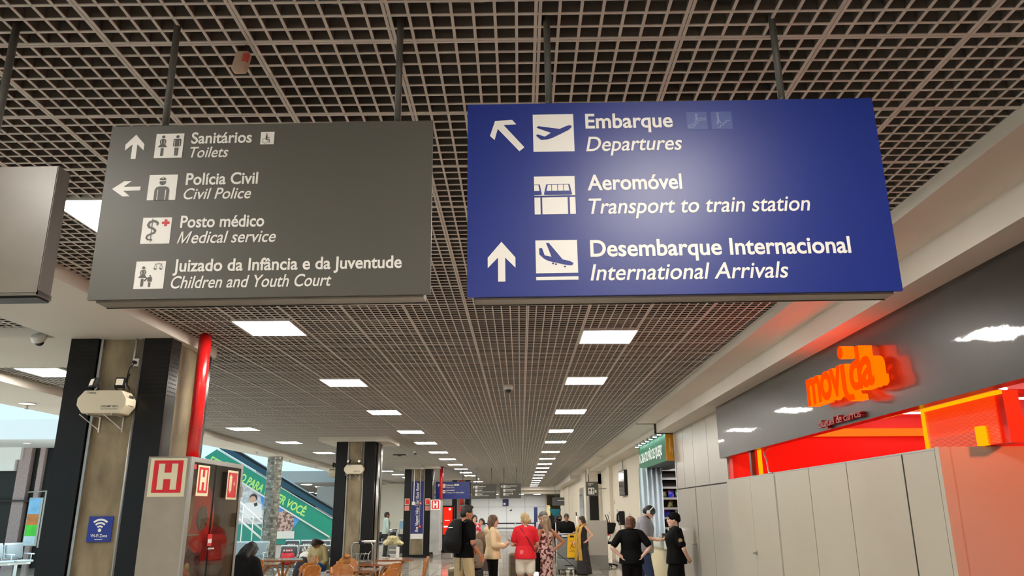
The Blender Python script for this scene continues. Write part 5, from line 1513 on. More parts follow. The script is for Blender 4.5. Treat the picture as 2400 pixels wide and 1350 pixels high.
# bags on the bench
def sack(loc, r, m, name, label, n=5, handle=None):
    mb = MB()
    for k in range(n): mb.ball((random.uniform(-.3, .3) * r[0], random.uniform(-.3, .3) * r[1], r[2] * (.7 + random.uniform(-.15, .25))), (r[0] * .8, r[1] * .8, r[2] * .75), 14, 9)
    o = mb.build(name, m, None, True)
    o.location = loc
    md = o.modifiers.new('remesh', 'REMESH'); md.voxel_size = .018
    md = o.modifiers.new('smooth', 'SMOOTH'); md.iterations = 4
    tag(o, label, 'bag')
    return o
def hand_bag(loc, W, D, H, m, name, label, ears=False):
    mb = MB().loft([(0, 0, 0, W * .44, D * .42), (0, 0, .02, W * .5, D * .5), (.01, 0, H * .4, W * .53, D * .55), (0, 0, H * .75, W * .46, D * .40), (0, 0, H * (.92), W * (.25 if ears else .42), D * .2), (0, 0, H, W * (.16 if ears else .40), D * .1)], 20)
    o = mb.build(name, m, None, True); o.location = loc
    h = MB()
    if ears:
        for q in (-1, 1): h.tube([(q * W * .10, 0, H * .95), (q * W * .28, 0, H * 1.18), (q * W * .16, .01, H * 1.30), (q * W * .05, 0, H * 1.0)], [.03, .02, .015, .02], 8)
    else:
        for q in (-1, 1): h.tube([(-W * .22, q * D * .1, H * .96), (-W * .18, q * D * .14, H * 1.3), (W * .18, q * D * .14, H * 1.3), (W * .22, q * D * .1, H * .96)], .009, 8)
    h.build('handles', m, o, True)
    tag(o, label, 'bag')
    return o
hand_bag((-5.45, 18.82, .465), .34, .2, .26, mat('bag_red', (196, 30, 48), .5), 'red_bag', 'red bag on the bench left of the person in olive')
hand_bag((-5.03, 18.85, .465), .32, .2, .30, mat('bag_white', (226, 222, 214), .6), 'white_bag', 'white plastic bag on the bench beside the red one', True)
sack((-4.98, 18.42, .0), (.20, .15, .40), mat('bag_black', (24, 22, 26), .7, rgb2=(50, 34, 46), nscale=9), 'black_bag', 'dark bundle of clothes and bags beside the seated person', 7)
sack((-5.35, 18.1, .0), (.17, .14, .24), mat('bag_pale', (216, 196, 190), .6), 'pale_bag', 'pale sack on the floor under the bench')

# luggage in the middle of the hall
s1 = empty('roller_suitcase', (-.88, 14.62, 0), .2)
MB().bevbox(-.19, .19, -.13, .13, .05, .66, .05, 3).build('shell', mat('case_black', (18, 18, 19), .5), s1, True)
MB().tube([(-.09, .125, .60), (-.09, .15, 1.06), (.09, .15, 1.06), (.09, .125, .60)], .011, 8).build('pull_handle', M_steel, s1, True)
for x in (-.14, .14): MB().disc((x, .1, .035), .035, (1, 0, 0), .03, 14).disc((x, -.1, .035), .035, (1, 0, 0), .03, 14).build('wheel', M_black, s1)
tag(s1, 'black roller suitcase under the grey-brown backpack', 'suitcase')
bp = empty('travel_backpack', (-.87, 14.55, .66), .2)
M_bpk = mat('backpack_taupe', (142, 126, 108), .8, rgb2=(128, 112, 96), nscale=8, bump=.2, bscale=12)
MB().bevbox(-.19, .19, -.13, .12, .0, .50, .09, 4).xf(lambda p: (p[0] * (1.05 - .25 * p[2]), p[1], p[2])).build('body', M_bpk, bp, True)
MB().bevbox(-.13, .13, -.175, -.11, .04, .28, .03, 3).build('pocket', M_bpk, bp, True)
MB().bevbox(-.05, .05, -.185, -.12, .30, .33, .01, 2).box(-.03, .03, -.19, -.17, .1, .12).build('straps', M_black, bp)
MB().tube([(-.06, .0, .49), (-.05, 0, .55), (.05, 0, .55), (.06, 0, .49)], .012, 8).build('carry_loop', M_bpk, bp, True)
tag(bp, 'grey-brown travel backpack standing on the black suitcase', 'backpack')
M_rib = mat('case_ribbed', (122, 108, 86), .4)
def ribbed(loc, rz, H, label):
    s = empty('ribbed_suitcase', loc, rz)
    m = MB().bevbox(-.22, .22, -.13, .13, .05, H, .05, 3)
    m.build('shell', M_rib, s, True)
    rb = MB()
    z = .12
    while z < H - .06: rb.box(-.20, .20, -.136, .136, z, z + .012); z += .032
    rb.build('ribs', mat('case_rib_dark', (96, 84, 66), .4), s)
    MB().tube([(-.06, .0, H), (-.05, .0, H + .03), (.05, .0, H + .03), (.06, 0, H)], .012, 8).build('carry_handle', M_black, s, True)
    for x in (-.17, .17): MB().disc((x, .08, .03), .03, (1, 0, 0), .03, 14).disc((x, -.08, .03), .03, (1, 0, 0), .03, 14).build('wheel', M_black, s)
    tag(s, label, 'suitcase')
    return s
ribbed((-.02, 15.75, 0), .1, .86, 'brown ribbed suitcase behind the person in red')
ribbed((-1.16, 15.3, 0), .1, .62, 'dark ribbed suitcase beside the legs of the person with the black backpack')
sk2 = sack((-1.05, 22.6, .55), (.26, .2, .36), mat('bag_brown', (112, 78, 52), .7, rgb2=(84, 60, 44), nscale=6), 'brown_bag', 'tall brown bag standing behind the person with the phone')
MB().tube([(-.25, 0, -.55), (-.25, 0, .1)], .02, 8).tube([(.2, 0, -.55), (.2, 0, .1)], .02, 8).box(-.3, .3, -.2, .2, -.5, -.1).build('stand', mat('bag_stand', (70, 50, 48), .6), sk2)

# cleaning cart
cc = empty('cleaning_cart', (1.24, 22.2, 0))
M_cg = mat('cart_grey', (122, 124, 124), .5)
MB().bevbox(-.26, .30, -.25, .30, .10, .40, .03, 2).build('base_tub', M_cg, cc, True)
MB().bevbox(-.24, .06, -.24, .28, .40, .93, .02, 2).build('cabinet', M_cg, cc, True)
MB().bevbox(-.22, .12, -.25, .28, .93, 1.02, .02, 2).build('tray', mat('cart_navy', (40, 46, 70), .5), cc, True)
MB().box(-.13, .06, -.254, -.25, .955, 1.0).build('label', M_whitep, cc)
MB().bevbox(.10, .34, -.2, .28, .50, 1.0, .02, 2).build('yellow_bag', mat('cart_yellow', (236, 190, 30), .5), cc, True)
MB().box(-.06, .16, -.255, -.25, .20, .225).build('slot', M_black, cc)
MB().box(.02, .18, -.256, -.25, .12, .16).build('label', M_whitep, cc)
MB().tube([(-.2, .3, .9), (-.2, .45, 1.02), (.25, .45, 1.02), (.25, .3, .9)], .016, 8).build('push_handle', M_cg, cc, True)
for x, y in ((-.2, -.2), (.24, -.2), (-.2, .25), (.24, .25)): MB().disc((x, y, .05), .05, (1, 0, 0), .03, 16).build('wheel', M_black, cc)
tag(cc, 'grey cleaning cart with a yellow bag in front of the cleaner', 'cleaning cart')
sg = empty('wet_floor_sign', (1.39, 21.90, .42))
M_ws = mat('wet_sign_yellow', (250, 196, 10), .4)
MB().plate([(-.145, 0), (.145, 0), (.115, .56), (.09, .60), (-.09, .60), (-.115, .56)], 0, .03).build('board', M_ws, sg)
v = MB()
text_to(v, 'CUIDADO', 0, .41, .15, .022, -.002, False, .01, center=True); text_to(v, 'PISO', 0, .185, .08, .022, -.002, False, .01, center=True); text_to(v, 'MOLHADO', 0, .15, .15, .022, -.002, False, .01, center=True)
bxx = (-.09, .09, .22, .40)
circ(v, (.55, .86), .08, bxx, -.002, 12); stroke(v, [(.55, .78), (.42, .48), (.62, .28), (.85, .22)], .11, bxx, -.002); stroke(v, [(.42, .48), (.25, .62)], .08, bxx, -.002); stroke(v, [(.42, .50), (.30, .25), (.15, .12)], .09, bxx, -.002); stroke(v, [(.52, .68), (.80, .60)], .07, bxx, -.002)
v.build('lettering', mat('wet_sign_ink', (150, 70, 20), .5), sg)
MB().plate([(-.06, .52), (.06, .52), (.05, .57), (-.05, .57)], -.003, 0).build('grip_slot', M_black, sg)
tag(sg, 'yellow wet floor sign hanging on the cleaning cart', 'warning sign')
br = empty('broom', (.965, 21.93, -.05))
MB().tube([(0, 0, .2), (-.01, 0, 1.50)], .013, 10).build('stick', M_whitep, br, True)
MB().tube([(-.01, 0, 1.38), (-.01, 0, 1.56)], .02, 10).build('socket', mat('broom_blue', (50, 70, 150), .4), br, True)
MB().loft([(-.01, 0, 1.54, .05, .03), (-.01, 0, 1.60, .10, .035), (-.01, 0, 1.72, .16, .05), (-.01, 0, 1.735, .15, .045)], 20).build('bristles', mat('broom_teal', (20, 106, 124), .8, bump=.4, bscale=90), br, True)
tag(br, 'upturned teal broom standing at the left of the cleaning cart', 'broom')
mp = empty('mop_handle', (1.62, 22.5, .5))
MB().tube([(0, 0, 0), (-.05, 0, 1.0)], .013, 10).build('stick', M_whitep, mp, True)
MB().tube([(.0, 0, -.05), (-.005, 0, .35)], .016, 10).build('grip', mat('broom_blue', (50, 70, 150), .4), mp, True)
MB().tube([(-.05, 0, 1.0), (-.055, 0, 1.1)], .015, 10).build('tip', M_black, mp, True)
tag(mp, 'white and blue mop handle leaning on the right of the cleaning cart', 'mop')

# ---------------------------------------------------------------- people
SKIN = {'light': (222, 172, 146), 'tan': (188, 126, 92), 'brown': (150, 98, 70), 'fair': (230, 186, 164)}
def V(*a): return Vector(a)
def remesh(o, vox, it=4):
    md = o.modifiers.new('remesh', 'REMESH'); md.mode = 'VOXEL'; md.voxel_size = vox; md.use_smooth_shade = True
    if it:
        md = o.modifiers.new('smooth', 'SMOOTH'); md.iterations = it; md.factor = .5
    return o

def limb(mb, pts, rad, n=12):
    pts = [Vector(p) for p in pts]
    for i in range(len(pts) - 1):
        a, b = pts[i], pts[i + 1]
        mid = a.lerp(b, .4)
        mb.tube([a, mid, b], [rad[i], (rad[i] * .62 + rad[i + 1] * .38) * 1.04, rad[i + 1]], n)
    for p, r in zip(pts, rad): mb.ball(p, r * .995, 12, 8)

def hand(mb, W, d, nrm, side, curl=.5, L=.185):
    """palm with five fingers: W wrist, d pointing direction, nrm palm normal (towards what is held), side +1 right / -1 left"""
    d = Vector(d).normalized(); nrm = Vector(nrm); nrm = (nrm - d * nrm.dot(d)).normalized()
    s = d.cross(nrm) * side                          # towards the little finger
    pc = W + d * .048
    R = Matrix((s, nrm, d)).transposed()
    mb.ball(pc, (.040, .017, .052), 12, 8, R)
    mb.tube([W - d * .02, W + d * .02], [.026, .028], 10)
    for k, (off, ln) in enumerate(((-.030, .068), (-.010, .078), (.011, .073), (.030, .058))):
        p = W + d * .088 + s * off
        pts = [p - d * .02]; ang = 0; q = p
        pts.append(q)
        for j, f in enumerate((.42, .33, .25)):
            ang += curl * (1.0 + .12 * k) * (.7 if j == 0 else .85)
            q = q + (d * math.cos(ang) + nrm * math.sin(ang)) * ln * f
            pts.append(q)
        mb.tube(pts, [.0095, .0095, .0088, .008, .0068], 8)
        mb.ball(pts[-1], .0068, 8, 6)
    p = W + d * .03 - s * .026
    q1 = p + (d * .62 - s * .62 + nrm * .3).normalized() * .034
    q2 = q1 + (d * .85 - s * .15 + nrm * .5).normalized() * .028
    q3 = q2 + (d * .8 + s * .15 + nrm * .55).normalized() * .02
    mb.tube([p, q1, q2, q3], [.0125, .0115, .0098, .0075], 8); mb.ball(q3, .0075, 8, 6)

def person(label, loc, rz, H, skin='light', fem=False, top=None, bottom=None, shoes=(40, 40, 42), hair=None,
           head=(0, 0), lean=0.0, arms=None, legs=None, pelvis=None, seated=False, extra=None, build=1.0, lips=None, cat='person'):
    """figure 1.70 units tall in its own frame (x right, y forward, z up), scaled to H"""
    K = H / 1.70
    root = empty('person', loc, rz)
    root.scale = (K, K, K)
    tag(root, label, cat)
    skm = mat('skin_' + skin, SKIN[skin], .5, rgb2=tuple(int(c * .94) for c in SKIN[skin]), nscale=20)
    pz = pelvis if pelvis is not None else .93
    dz = pz - .93
    cl, sl = math.cos(lean), math.sin(lean)
    def up(x, y, z):
        z -= .93
        return V(x, y * cl + z * sl, z * cl - y * sl + .93 + dz)
    sw = (.165 if fem else .188) * build
    arms = arms or {}; legs = legs or {}
    J = {}
    for s_, n in ((1, 'R'), (-1, 'L')):
        J['S' + n] = up(s_ * sw, -.01, 1.395)
        J['E' + n] = up(*arms.get('E' + n, (s_ * (sw + .05), -.03, 1.11)))
        J['W' + n] = up(*arms.get('W' + n, (s_ * (sw + .06), .03, .865)))
        J['H' + n] = V(s_ * .088, 0, .90 + dz)
        J['K' + n] = V(*legs.get('K' + n, (s_ * .098, .02, .49)))
        J['A' + n] = V(*legs.get('A' + n, (s_ * .10, -.02, .085)))
    neckb = up(0, -.015, 1.44); hc = up(0, .025, 1.585)
    yaw, pit = head
    HR = Matrix.Rotation(yaw, 3, 'Z') @ Matrix.Rotation(-pit - lean * .6, 3, 'X')
    pivot = up(0, -.005, 1.50)
    def hd(x, y, z): return pivot + HR @ V(x, y + .02, z + .085)
    # ---- body
    b = MB()
    rows = [(-.118, .028, .034, .040), (-.10, .046, .052, .028), (-.06, .060, .076, .008), (0, .071, .091, -.002), (.05, .074, .097, -.008), (.09, .060, .080, -.012), (.112, .028, .044, -.014)]
    st = len(b.v); b.loft([(0, yo, z, rx, ry) for z, rx, ry, yo in rows], 20)
    b.ball((0, .096, -.022), (.013, .022, .022), 10, 8); b.ball((0, .092, .002), (.009, .014, .03), 8, 6)
    b.ball((0, .082, .032), (.052, .016, .014), 12, 6)
    b.ball((0, .083, -.062), (.024, .014, .012), 10, 6); b.ball((0, .070, -.098), (.022, .02, .018), 10, 6)
    for s_ in (-1, 1): b.ball((s_ * .074, -.012, -.012), (.009, .020, .030), 10, 8); b.ball((s_ * .038, .060, -.026), (.022, .02, .026), 10, 6)
    b.xf(lambda p: hd(*p)[:], st)
    limb(b, [neckb - V(0, 0, .03), pivot + HR @ V(0, -.005, .02)], [.058 if not fem else .050, .050 if not fem else .044])
    def torso(mb, infl, z0, z1, cloth=False):
        f_ = fem
        rr = [(.86, .150, .105, 0), (.93, .155, .110, 0), (1.02, .140 if f_ else .148, .100, .005), (1.10, .125 if f_ else .148, .095, .008), (1.20, .140 if f_ else .160, .117 if f_ else .105, .012),
              (1.28, .152 if f_ else .174, .126 if f_ else .110, .012), (1.36, .155 if f_ else .176, .096, .0), (1.41, .118 if f_ else .132, .078, -.01), (1.46, .060, .056, -.012)]
        if cloth:
            rr = [(.84, .178, .134, 0), (.86, .180, .136, 0), (.93, .178, .132, 0), (1.02, .162, .116, .005), (1.10, .142 if f_ else .156, .102, .008)] + rr[4:7] + [(1.41, .120 if f_ else .134, .080, -.01), (1.445, .072, .066, -.014)]
        st = len(mb.v)
        mb.loft([(0, yo, z, (rx + infl) * build, (ry + infl) * build) for z, rx, ry, yo in rr if z0 <= z <= z1], 22)
        mb.xf(lambda p: up(*p)[:], st)
    torso(b, 0, .8, 1.47)
    for n, s_ in (('R', 1), ('L', -1)):
        limb(b, [J['S' + n], J['E' + n], J['W' + n]], [.042 * build, .038, .026])
        limb(b, [up(0, -.015, 1.44), J['S' + n] + V(-s_ * .02, 0, -.006)], [.042, .034])
        D = arms.get('D' + n)
        d = up(*[a + c for a, c in zip((0, 0, .93), D)]) - up(0, 0, .93) if D else (J['W' + n] - J['E' + n])
        nr = arms.get('N' + n, (-s_, .2, 0))
        hand(b, J['W' + n], d, nr, s_, arms.get('C' + n, .45))
        limb(b, [J['H' + n], J['K' + n], J['A' + n]], [.082, .055, .038])
        b.ball(J['K' + n].lerp(J['A' + n], .3) + V(0, -.012, 0), (.05, .052, .10), 12, 8)
        fo = legs.get('F' + n, (s_ * .02, .15, -.05))
        a = J['A' + n]
        b.tube([a + V(0, -.03, -.045), a + V(fo[0] * .6, fo[1] * .6, -.05), a + V(*fo)], [.035, .036, .026], 10)
    body = b.build('body', skm, root, True)
    remesh(body, .0075, 2)
    # eyes, brows, mouth
    e = MB(); st = 0
    for s_ in (-1, 1): e.ball((s_ * .030, .0835, .010), (.011, .008, .0065), 10, 6)
    e.xf(lambda p: hd(*p)[:]); e.build('eyes', mat('eye_dark', (44, 32, 28), .3), body, True)
    e = MB()
    for s_ in (-1, 1): e.ball((s_ * .031, .0905, .034), (.019, .008, .0042), 10, 6)
    e.xf(lambda p: hd(*p)[:]); e.build('eyebrows', mat('brow_dark', (66, 48, 38), .7), body, True)
    e = MB().ball((0, .0945, -.060), (.021, .008, .0065), 10, 6).xf(lambda p: hd(*p)[:]); e.build('mouth', mat('lips_' + skin, lips or tuple(int(c * k) for c, k in zip(SKIN[skin], (.86, .62, .62))), .45), body, True)
    # ---- clothes
    def sleeve_pts(n, fr):
        S, E, W = J['S' + n], J['E' + n], J['W' + n]
        if fr <= 1: return [S, S.lerp(E, fr)]
        return [S, E, E.lerp(W, fr - 1)]
    if top:
        c = MB(); kind = top.get('kind', 'shirt'); inf = top.get('infl', .014)
        z0 = top.get('z0', .86)
        torso(c, inf, z0, 1.45, True)
        fr = top.get('sleeve', .55)
        for n in ('R', 'L'):
            if fr > 0:
                P = sleeve_pts(n, fr); r0 = .057 * build + (inf - .014) * .5; sx_ = 1 if n == 'R' else -1
                P[0] = P[0] + V(-sx_ * .008, 0, -.006)
                limb(c, [up(sx_ * .045, -.015, 1.425), P[0] + V(-sx_ * .01, 0, .012)], [.048 + inf * .6, .044 * build + inf * .5])
                R_ = [r0, r0 * 1.0] if len(P) == 2 else [r0, r0 * .94, r0 * .76]
                limb(c, P, R_)
        if top.get('collar'):
            c.tube([up(0, -.015, 1.425), up(0, -.012, 1.475)], [.075, .066], 16)
        if top.get('hood'):
            c.ball(up(0, -.11, 1.40), (.12, .075, .085), 14, 9); c.ball(up(0, -.09, 1.46), (.10, .05, .05), 14, 9)
            c.ball(up(.0, .02, .90), (.175 * build, .135, .07), 14, 9)
        if top.get('apron'):
            c.loft([(0, .02, .50 + dz, .185, .16), (0, .02, .72 + dz, .178, .15), (0, 0, .95 + dz, .165, .12)], 20)
        o = c.build(top.get('name', 'shirt'), top['mat'], root, True)
        remesh(o, .0105, 5)
        if top.get('label'): o['label'] = top['label']
    if bottom:
        c = MB(); kind = bottom['kind']
        if kind in ('trousers', 'shorts'):
            st = len(c.v)
            c.loft([(0, 0, .80 + dz, .150, .118), (0, 0, .90 + dz, .172, .130), (0, 0, .98 + dz, .152, .114), (0, 0, 1.03 + dz, .132, .096)], 22)
            for n in ('R', 'L'):
                A, Kk, Hh = J['A' + n], J['K' + n], J['H' + n]
                w_ = bottom.get('w', 1.0)
                if kind == 'shorts': limb(c, [Hh, Hh.lerp(Kk, .62)], [.098 * w_, .094 * w_])
                else: limb(c, [Hh, Kk, A + V(0, 0, .0)], [.096 * w_, .070 * w_, .055 * w_])
        elif kind == 'skirt':
            zl = bottom.get('hem', .1); r1 = bottom.get('r', .24)
            sw_ = bottom.get('sweep', 0)
            c.loft([(sw_ * (1 - t_), 0, zl + (1.0 + dz - zl) * t_, .145 + (r1 - .145) * (1 - t_) ** .9 + (.03 if .75 < t_ < .95 else 0), .112 + (r1 * .85 - .112) * (1 - t_) ** .9 + (.025 if .75 < t_ < .95 else 0)) for t_ in (0, .2, .4, .6, .75, .85, .93, 1)], 26)
        elif kind == 'lapskirt':
            for n in ('R', 'L'): limb(c, [J['H' + n], J['K' + n], J['K' + n].lerp(J['A' + n], bottom.get('len', .6))], [.11, .10, .11])
            c.ball(V(0, .2, pz - .01), (.17, .25, .09), 16, 9); c.loft([(0, 0, .82 + dz, .165, .13), (0, 0, 1.0 + dz, .15, .115)], 20)
        o = c.build(bottom.get('name', kind if kind != 'lapskirt' else 'skirt'), bottom['mat'], root, True)
        remesh(o, .0115, 5)
    for n, s_ in (('R', 1), ('L', -1)):
        a = J['A' + n]; fo = legs.get('F' + n, (s_ * .02, .15, -.05))
        c = MB().tube([a + V(0, -.045, -.05), a + V(fo[0] * .5, fo[1] * .45, -.043), a + V(*fo) + V(0, .02, 0)], [.042, .043, .032], 12).ball(a + V(0, -.03, -.03), (.044, .05, .052), 10, 8)
        c.ball(a + V(*fo) + V(0, .015, .0), .033, 10, 8)
        c.xf(lambda p: (p[0], p[1], max(p[2], .003 if not seated else p[2])))
        c.build('shoe', mat('shoe_%d_%d_%d' % shoes, shoes, .5), root, True)
    # ---- hair
    if hair:
        c = MB(); st = 0
        k = hair['kind']
        if k != 'none':
            c.ball((0, -.010, .040), (.083, .104, .088), 20, 12); c.ball((0, -.03, .015), (.083, .085, .085), 18, 10)
            c.ball((0, -.05, -.015), (.078, .072, .075), 16, 10)
        if k in ('long', 'mid'):
            dn = hair.get('len', .34)
            for s_ in (-1, 0, 1):
                c.tube([(s_ * .045, -.055, .04), (s_ * .068, -.065, -.06), (s_ * .070, -.075, -.06 - dn * .5), (s_ * .06, -.085, -.06 - dn)], [.05, .052, .05, .03], 12)
            for s_ in (-1, 1): c.tube([(s_ * .055, .03, .07), (s_ * .078, .01, .0), (s_ * .082, -.02, -.08), (s_ * .075, -.05, -.06 - dn * .55)], [.03, .024, .026, .02], 10)
        if k == 'bun':
            c.ball(hair.get('bun', (0.03, -.135, -.01)), (.048, .045, .048), 14, 10); c.ball((0, -.09, -.03), (.055, .05, .05), 12, 8)
            c.ball((0, .05, .085), (.06, .04, .03), 12, 8)
        if k == 'bob':
            for s_ in (-1, 1): c.tube([(s_ * .05, .03, .075), (s_ * .080, .005, .01), (s_ * .078, -.03, -.085)], [.032, .03, .03], 10)
            c.ball((0, -.065, -.07), (.080, .065, .06), 16, 10)
        if k == 'quiff': c.ball((0, .04, .10), (.065, .06, .035), 14, 8); c.ball((.02, .075, .10), (.04, .03, .025), 10, 8)
        if k != 'none':
            c.xf(lambda p: hd(*p)[:])
            o = c.build('hair', mat('hair_%d_%d_%d' % hair['rgb'], hair['rgb'], .55, rgb2=hair.get('rgb2', tuple(int(q * .7) for q in hair['rgb'])), nscale=30, stretch=(1, 1, .25), bump=.3, bscale=60), root, True)
            remesh(o, .0095, 3)
    if extra: extra(root, body, J, up, hd)
    return root

Mc = lambda n, rgb, r=.75, **k: mat('cloth_' + n, rgb, r, bump=.12, bscale=25, **k)
blk = Mc('black', (10, 10, 11), .85, spec=.15); blk2 = Mc('black_warm', (13, 11, 11), .85, spec=.15)

# 1 man with the black backpack, seen from behind, head in profile to the right
def x1(root, body, J, up, hd):
    m = MB().loft([(0, -.22, .93, .13, .09), (0, -.25, .98, .165, .135), (0, -.26, 1.10, .175, .15), (0, -.24, 1.25, .165, .13), (0, -.21, 1.38, .145, .10), (0, -.18, 1.46, .10, .07), (0, -.17, 1.48, .05, .04)], 20)
    m.ball((0, -.36, 1.09), (.12, .06, .11), 14, 9)
    m.xf(lambda p: up(*p)[:])
    bp_ = m.build('backpack', Mc('pack_black', (13, 13, 14), .7, spec=.2), root, True); remesh(bp_, .012, 4)
    MB().box(.0, .09, -.335, -.31, 1.345, 1.357).build('logo_mark', M_whitep, bp_)
    s_ = MB()
    for q in (-1, 1): s_.tube([up(q * .11, -.12, 1.42), up(q * .12, -.02, 1.47), up(q * .13, .11, 1.38), up(q * .13, .12, 1.20), up(q * .15, -.06, 1.08)], .017, 8)
    s_.build('shoulder_straps', M_black, bp_, True)
    MB().tube([J['ER'].lerp(J['WR'], .04), J['ER'].lerp(J['WR'], .20)], [.0395, .0372], 14).build('tattoo_band', mat('tattoo_ink', (92, 74, 70), .6), body, True)
    MB().box(-.185, -.155, -.13, -.09, .86, .95).build('white_cloth', M_whitep, root)
    MB().box(.06, .075, -.135, -.128, .66, .93).build('strap_end', M_black, root)
person('person with a black backpack and beige trousers, standing in profile to the right', (-.98, 13.9, 0), -.85, 1.735, 'tan', False,
       dict(mat=blk, sleeve=.72, name='t_shirt', z0=.86, infl=.02), dict(kind='trousers', mat=Mc('cargo_beige', (186, 166, 128)), w=1.12),
       (200, 196, 188), dict(kind='quiff', rgb=(30, 24, 22)), (-.45, .05), 0.04,
       dict(ER=(.25, -.02, 1.10), WR=(.25, .16, .90), EL=(-.24, .02, 1.10), WL=(-.16, .24, .98), CL=.8), dict(KR=(.11, .06, .49), KL=(-.11, -.03, .49), AL=(-.12, -.12, .085)), extra=x1)
# 2 young woman in beige hoodie with phone
def x2(root, body, J, up, hd):
    p = (J['WR'] + J['WL']) / 2 + V(0, .12, .075)
    m = MB().bevbox(-.038, .038, -.005, .005, -.075, .075, .004, 2); m.mat4(Matrix.Translation(p) @ Matrix.Rotation(.9, 4, 'X'))
    m.build('phone', M_black, root)
person('person with long brown hair in a cream hoodie looking ahead, phone in hand', (-.53, 15.0, 0), -1.40, 1.57, 'light', True,
       dict(mat=Mc('hoodie_cream', (226, 200, 158)), sleeve=1.82, name='hoodie', hood=True, infl=.036, z0=.86), dict(kind='trousers', mat=blk, w=1.08),
       (60, 58, 58), dict(kind='long', rgb=(74, 50, 36), rgb2=(112, 80, 54), len=.24), (0, 0), 0,
       dict(ER=(.23, .0, 1.12), WR=(.09, .26, 1.10), EL=(-.23, .0, 1.12), WL=(-.05, .25, 1.12), NR=(-.6, 0, 1), NL=(.6, 0, 1), CR=.7, CL=.5, DR=(-.3, .8, .5), DL=(.2, .8, .5)), extra=x2)
# 3 woman in red, back view
def x3(root, body, J, up, hd):
    MB().tube([up(-.10, -.10, 1.43), up(.02, -.145, 1.25), up(.15, -.13, 1.03), up(.19, -.03, .98)], .008, 8).build('bag_strap', Mc('strap_dark', (70, 16, 22)), root, True)
    MB().bevbox(-.125, -.055, -.148, -.130, .95, 1.02, .006, 2).build('pink_tag', mat('pink_tag', (240, 120, 130), .5), root)
person('person in a red T-shirt and white shorts with a blond bun, seen from behind', (.08, 14.7, 0), .12, 1.60, 'light', True,
       dict(mat=Mc('tee_red', (214, 14, 36)), sleeve=.66, name='t_shirt', infl=.024), dict(kind='shorts', mat=Mc('shorts_white', (236, 228, 212)), w=1.05),
       (220, 214, 204), dict(kind='bun', rgb=(206, 178, 128), rgb2=(150, 122, 84), bun=(.035, -.115, -.02)), (.35, -.02), 0,
       dict(ER=(.235, .06, 1.13), WR=(.05, .24, 1.14), EL=(-.245, .04, 1.12), WL=(-.06, .25, 1.12)), extra=x3, build=1.06)
# 4 woman in the floral dress
M_floral = mat('floral_dress', (226, 186, 180), .7, rgb2=(78, 24, 32), nscale=17, contrast=(.49, .54))
def x4(root, body, J, up, hd):
    m = MB()
    for s_ in (-1, 1): m.tube([hd(s_ * .018, .102, .012), hd(s_ * .045, .094, .016), hd(s_ * .074, .05, .014)], [.016, .018, .005], 10)
    m.build('sunglasses', mat('glasses_pale', (214, 200, 190), .2), root, True)
    MB().tube([up(.12, -.13, 1.0), up(.30, -.30, .82), up(.46, -.42, .66)], .006, 6).build('loose_strap', M_black, root, True)
    MB().bevbox(-.25, -.20, -.05, .16, .60, .98, .02, 2).build('side_bag', blk2, root, True)
person('person with very long ash-blond hair in a pink and burgundy floral dress', (.47, 15.3, 0), .75, 1.55, 'tan', True,
       dict(mat=M_floral, sleeve=0, name='dress_top', infl=.012), dict(kind='skirt', mat=M_floral, hem=.06, r=.20, name='dress_skirt'),
       (180, 150, 130), dict(kind='long', rgb=(120, 100, 78), rgb2=(170, 148, 116), len=.46), (.35, -.02), 0,
       dict(ER=(.40, -.12, 1.17), WR=(.22, .02, .985), DR=(-.6, .4, -.3), EL=(-.24, .02, 1.10), WL=(-.15, .18, .95), CL=.7), extra=x4, build=1.04)
# 5 man with glasses behind her
def x5(root, body, J, up, hd):
    m = MB()
    for s_ in (-1, 1):
        for k in range(12): a0, a1 = 2 * PI * k / 12, 2 * PI * (k + 1) / 12; m.tube([hd(s_ * .032 + .020 * math.cos(a0), .105, .010 + .015 * math.sin(a0)), hd(s_ * .032 + .020 * math.cos(a1), .105, .010 + .015 * math.sin(a1))], .003, 5)
        m.tube([hd(s_ * .052, .104, .012), hd(s_ * .078, .0, .012)], .003, 5)
    m.build('glasses', M_black, root, True)
person('person with short grey hair and glasses, mostly hidden behind the floral dress', (.50, 17.5, 0), 1.1, 1.63, 'tan', False,
       dict(mat=Mc('navy_shirt', (44, 50, 66)), sleeve=.6, name='shirt'), dict(kind='trousers', mat=Mc('grey_trousers', (70, 72, 78))),
       (40, 40, 42), dict(kind='short', rgb=(110, 104, 98), rgb2=(70, 62, 58)), (.2, 0), 0, dict(ER=(.30, -.06, 1.16), WR=(.20, .12, 1.02)), extra=x5)
# 6 cleaner, 7 second cleaner behind
def x6(root, body, J, up, hd):
    c = MB()
    for n in ('R', 'L'): c.ball(J['W' + n] + V(0, .05, -.01), (.05, .06, .035), 12, 8)
    c.build('gloves', M_whitep, root, True)
person('person in black T-shirt standing behind the cleaning cart', (1.33, 23.2, 0), PI - .1, 1.56, 'tan', False,
       dict(mat=blk, sleeve=.7, name='t_shirt', infl=.026), dict(kind='trousers', mat=blk2), (30, 30, 32), dict(kind='short', rgb=(34, 28, 26)), (0, .12), .06,
       dict(ER=(.25, .05, 1.12), WR=(.16, .30, 1.02), EL=(-.25, .05, 1.12), WL=(-.16, .30, 1.02), NR=(0, 0, -1), NL=(0, 0, -1)), extra=x6)
def x7(root, body, J, up, hd):
    c = MB().loft([(0, .030, -.105, .050, .058), (0, .030, -.06, .064, .074), (0, .024, -.025, .070, .082)], 18).xf(lambda p: hd(*p)[:])
    c.build('face_mask', blk, root, True)
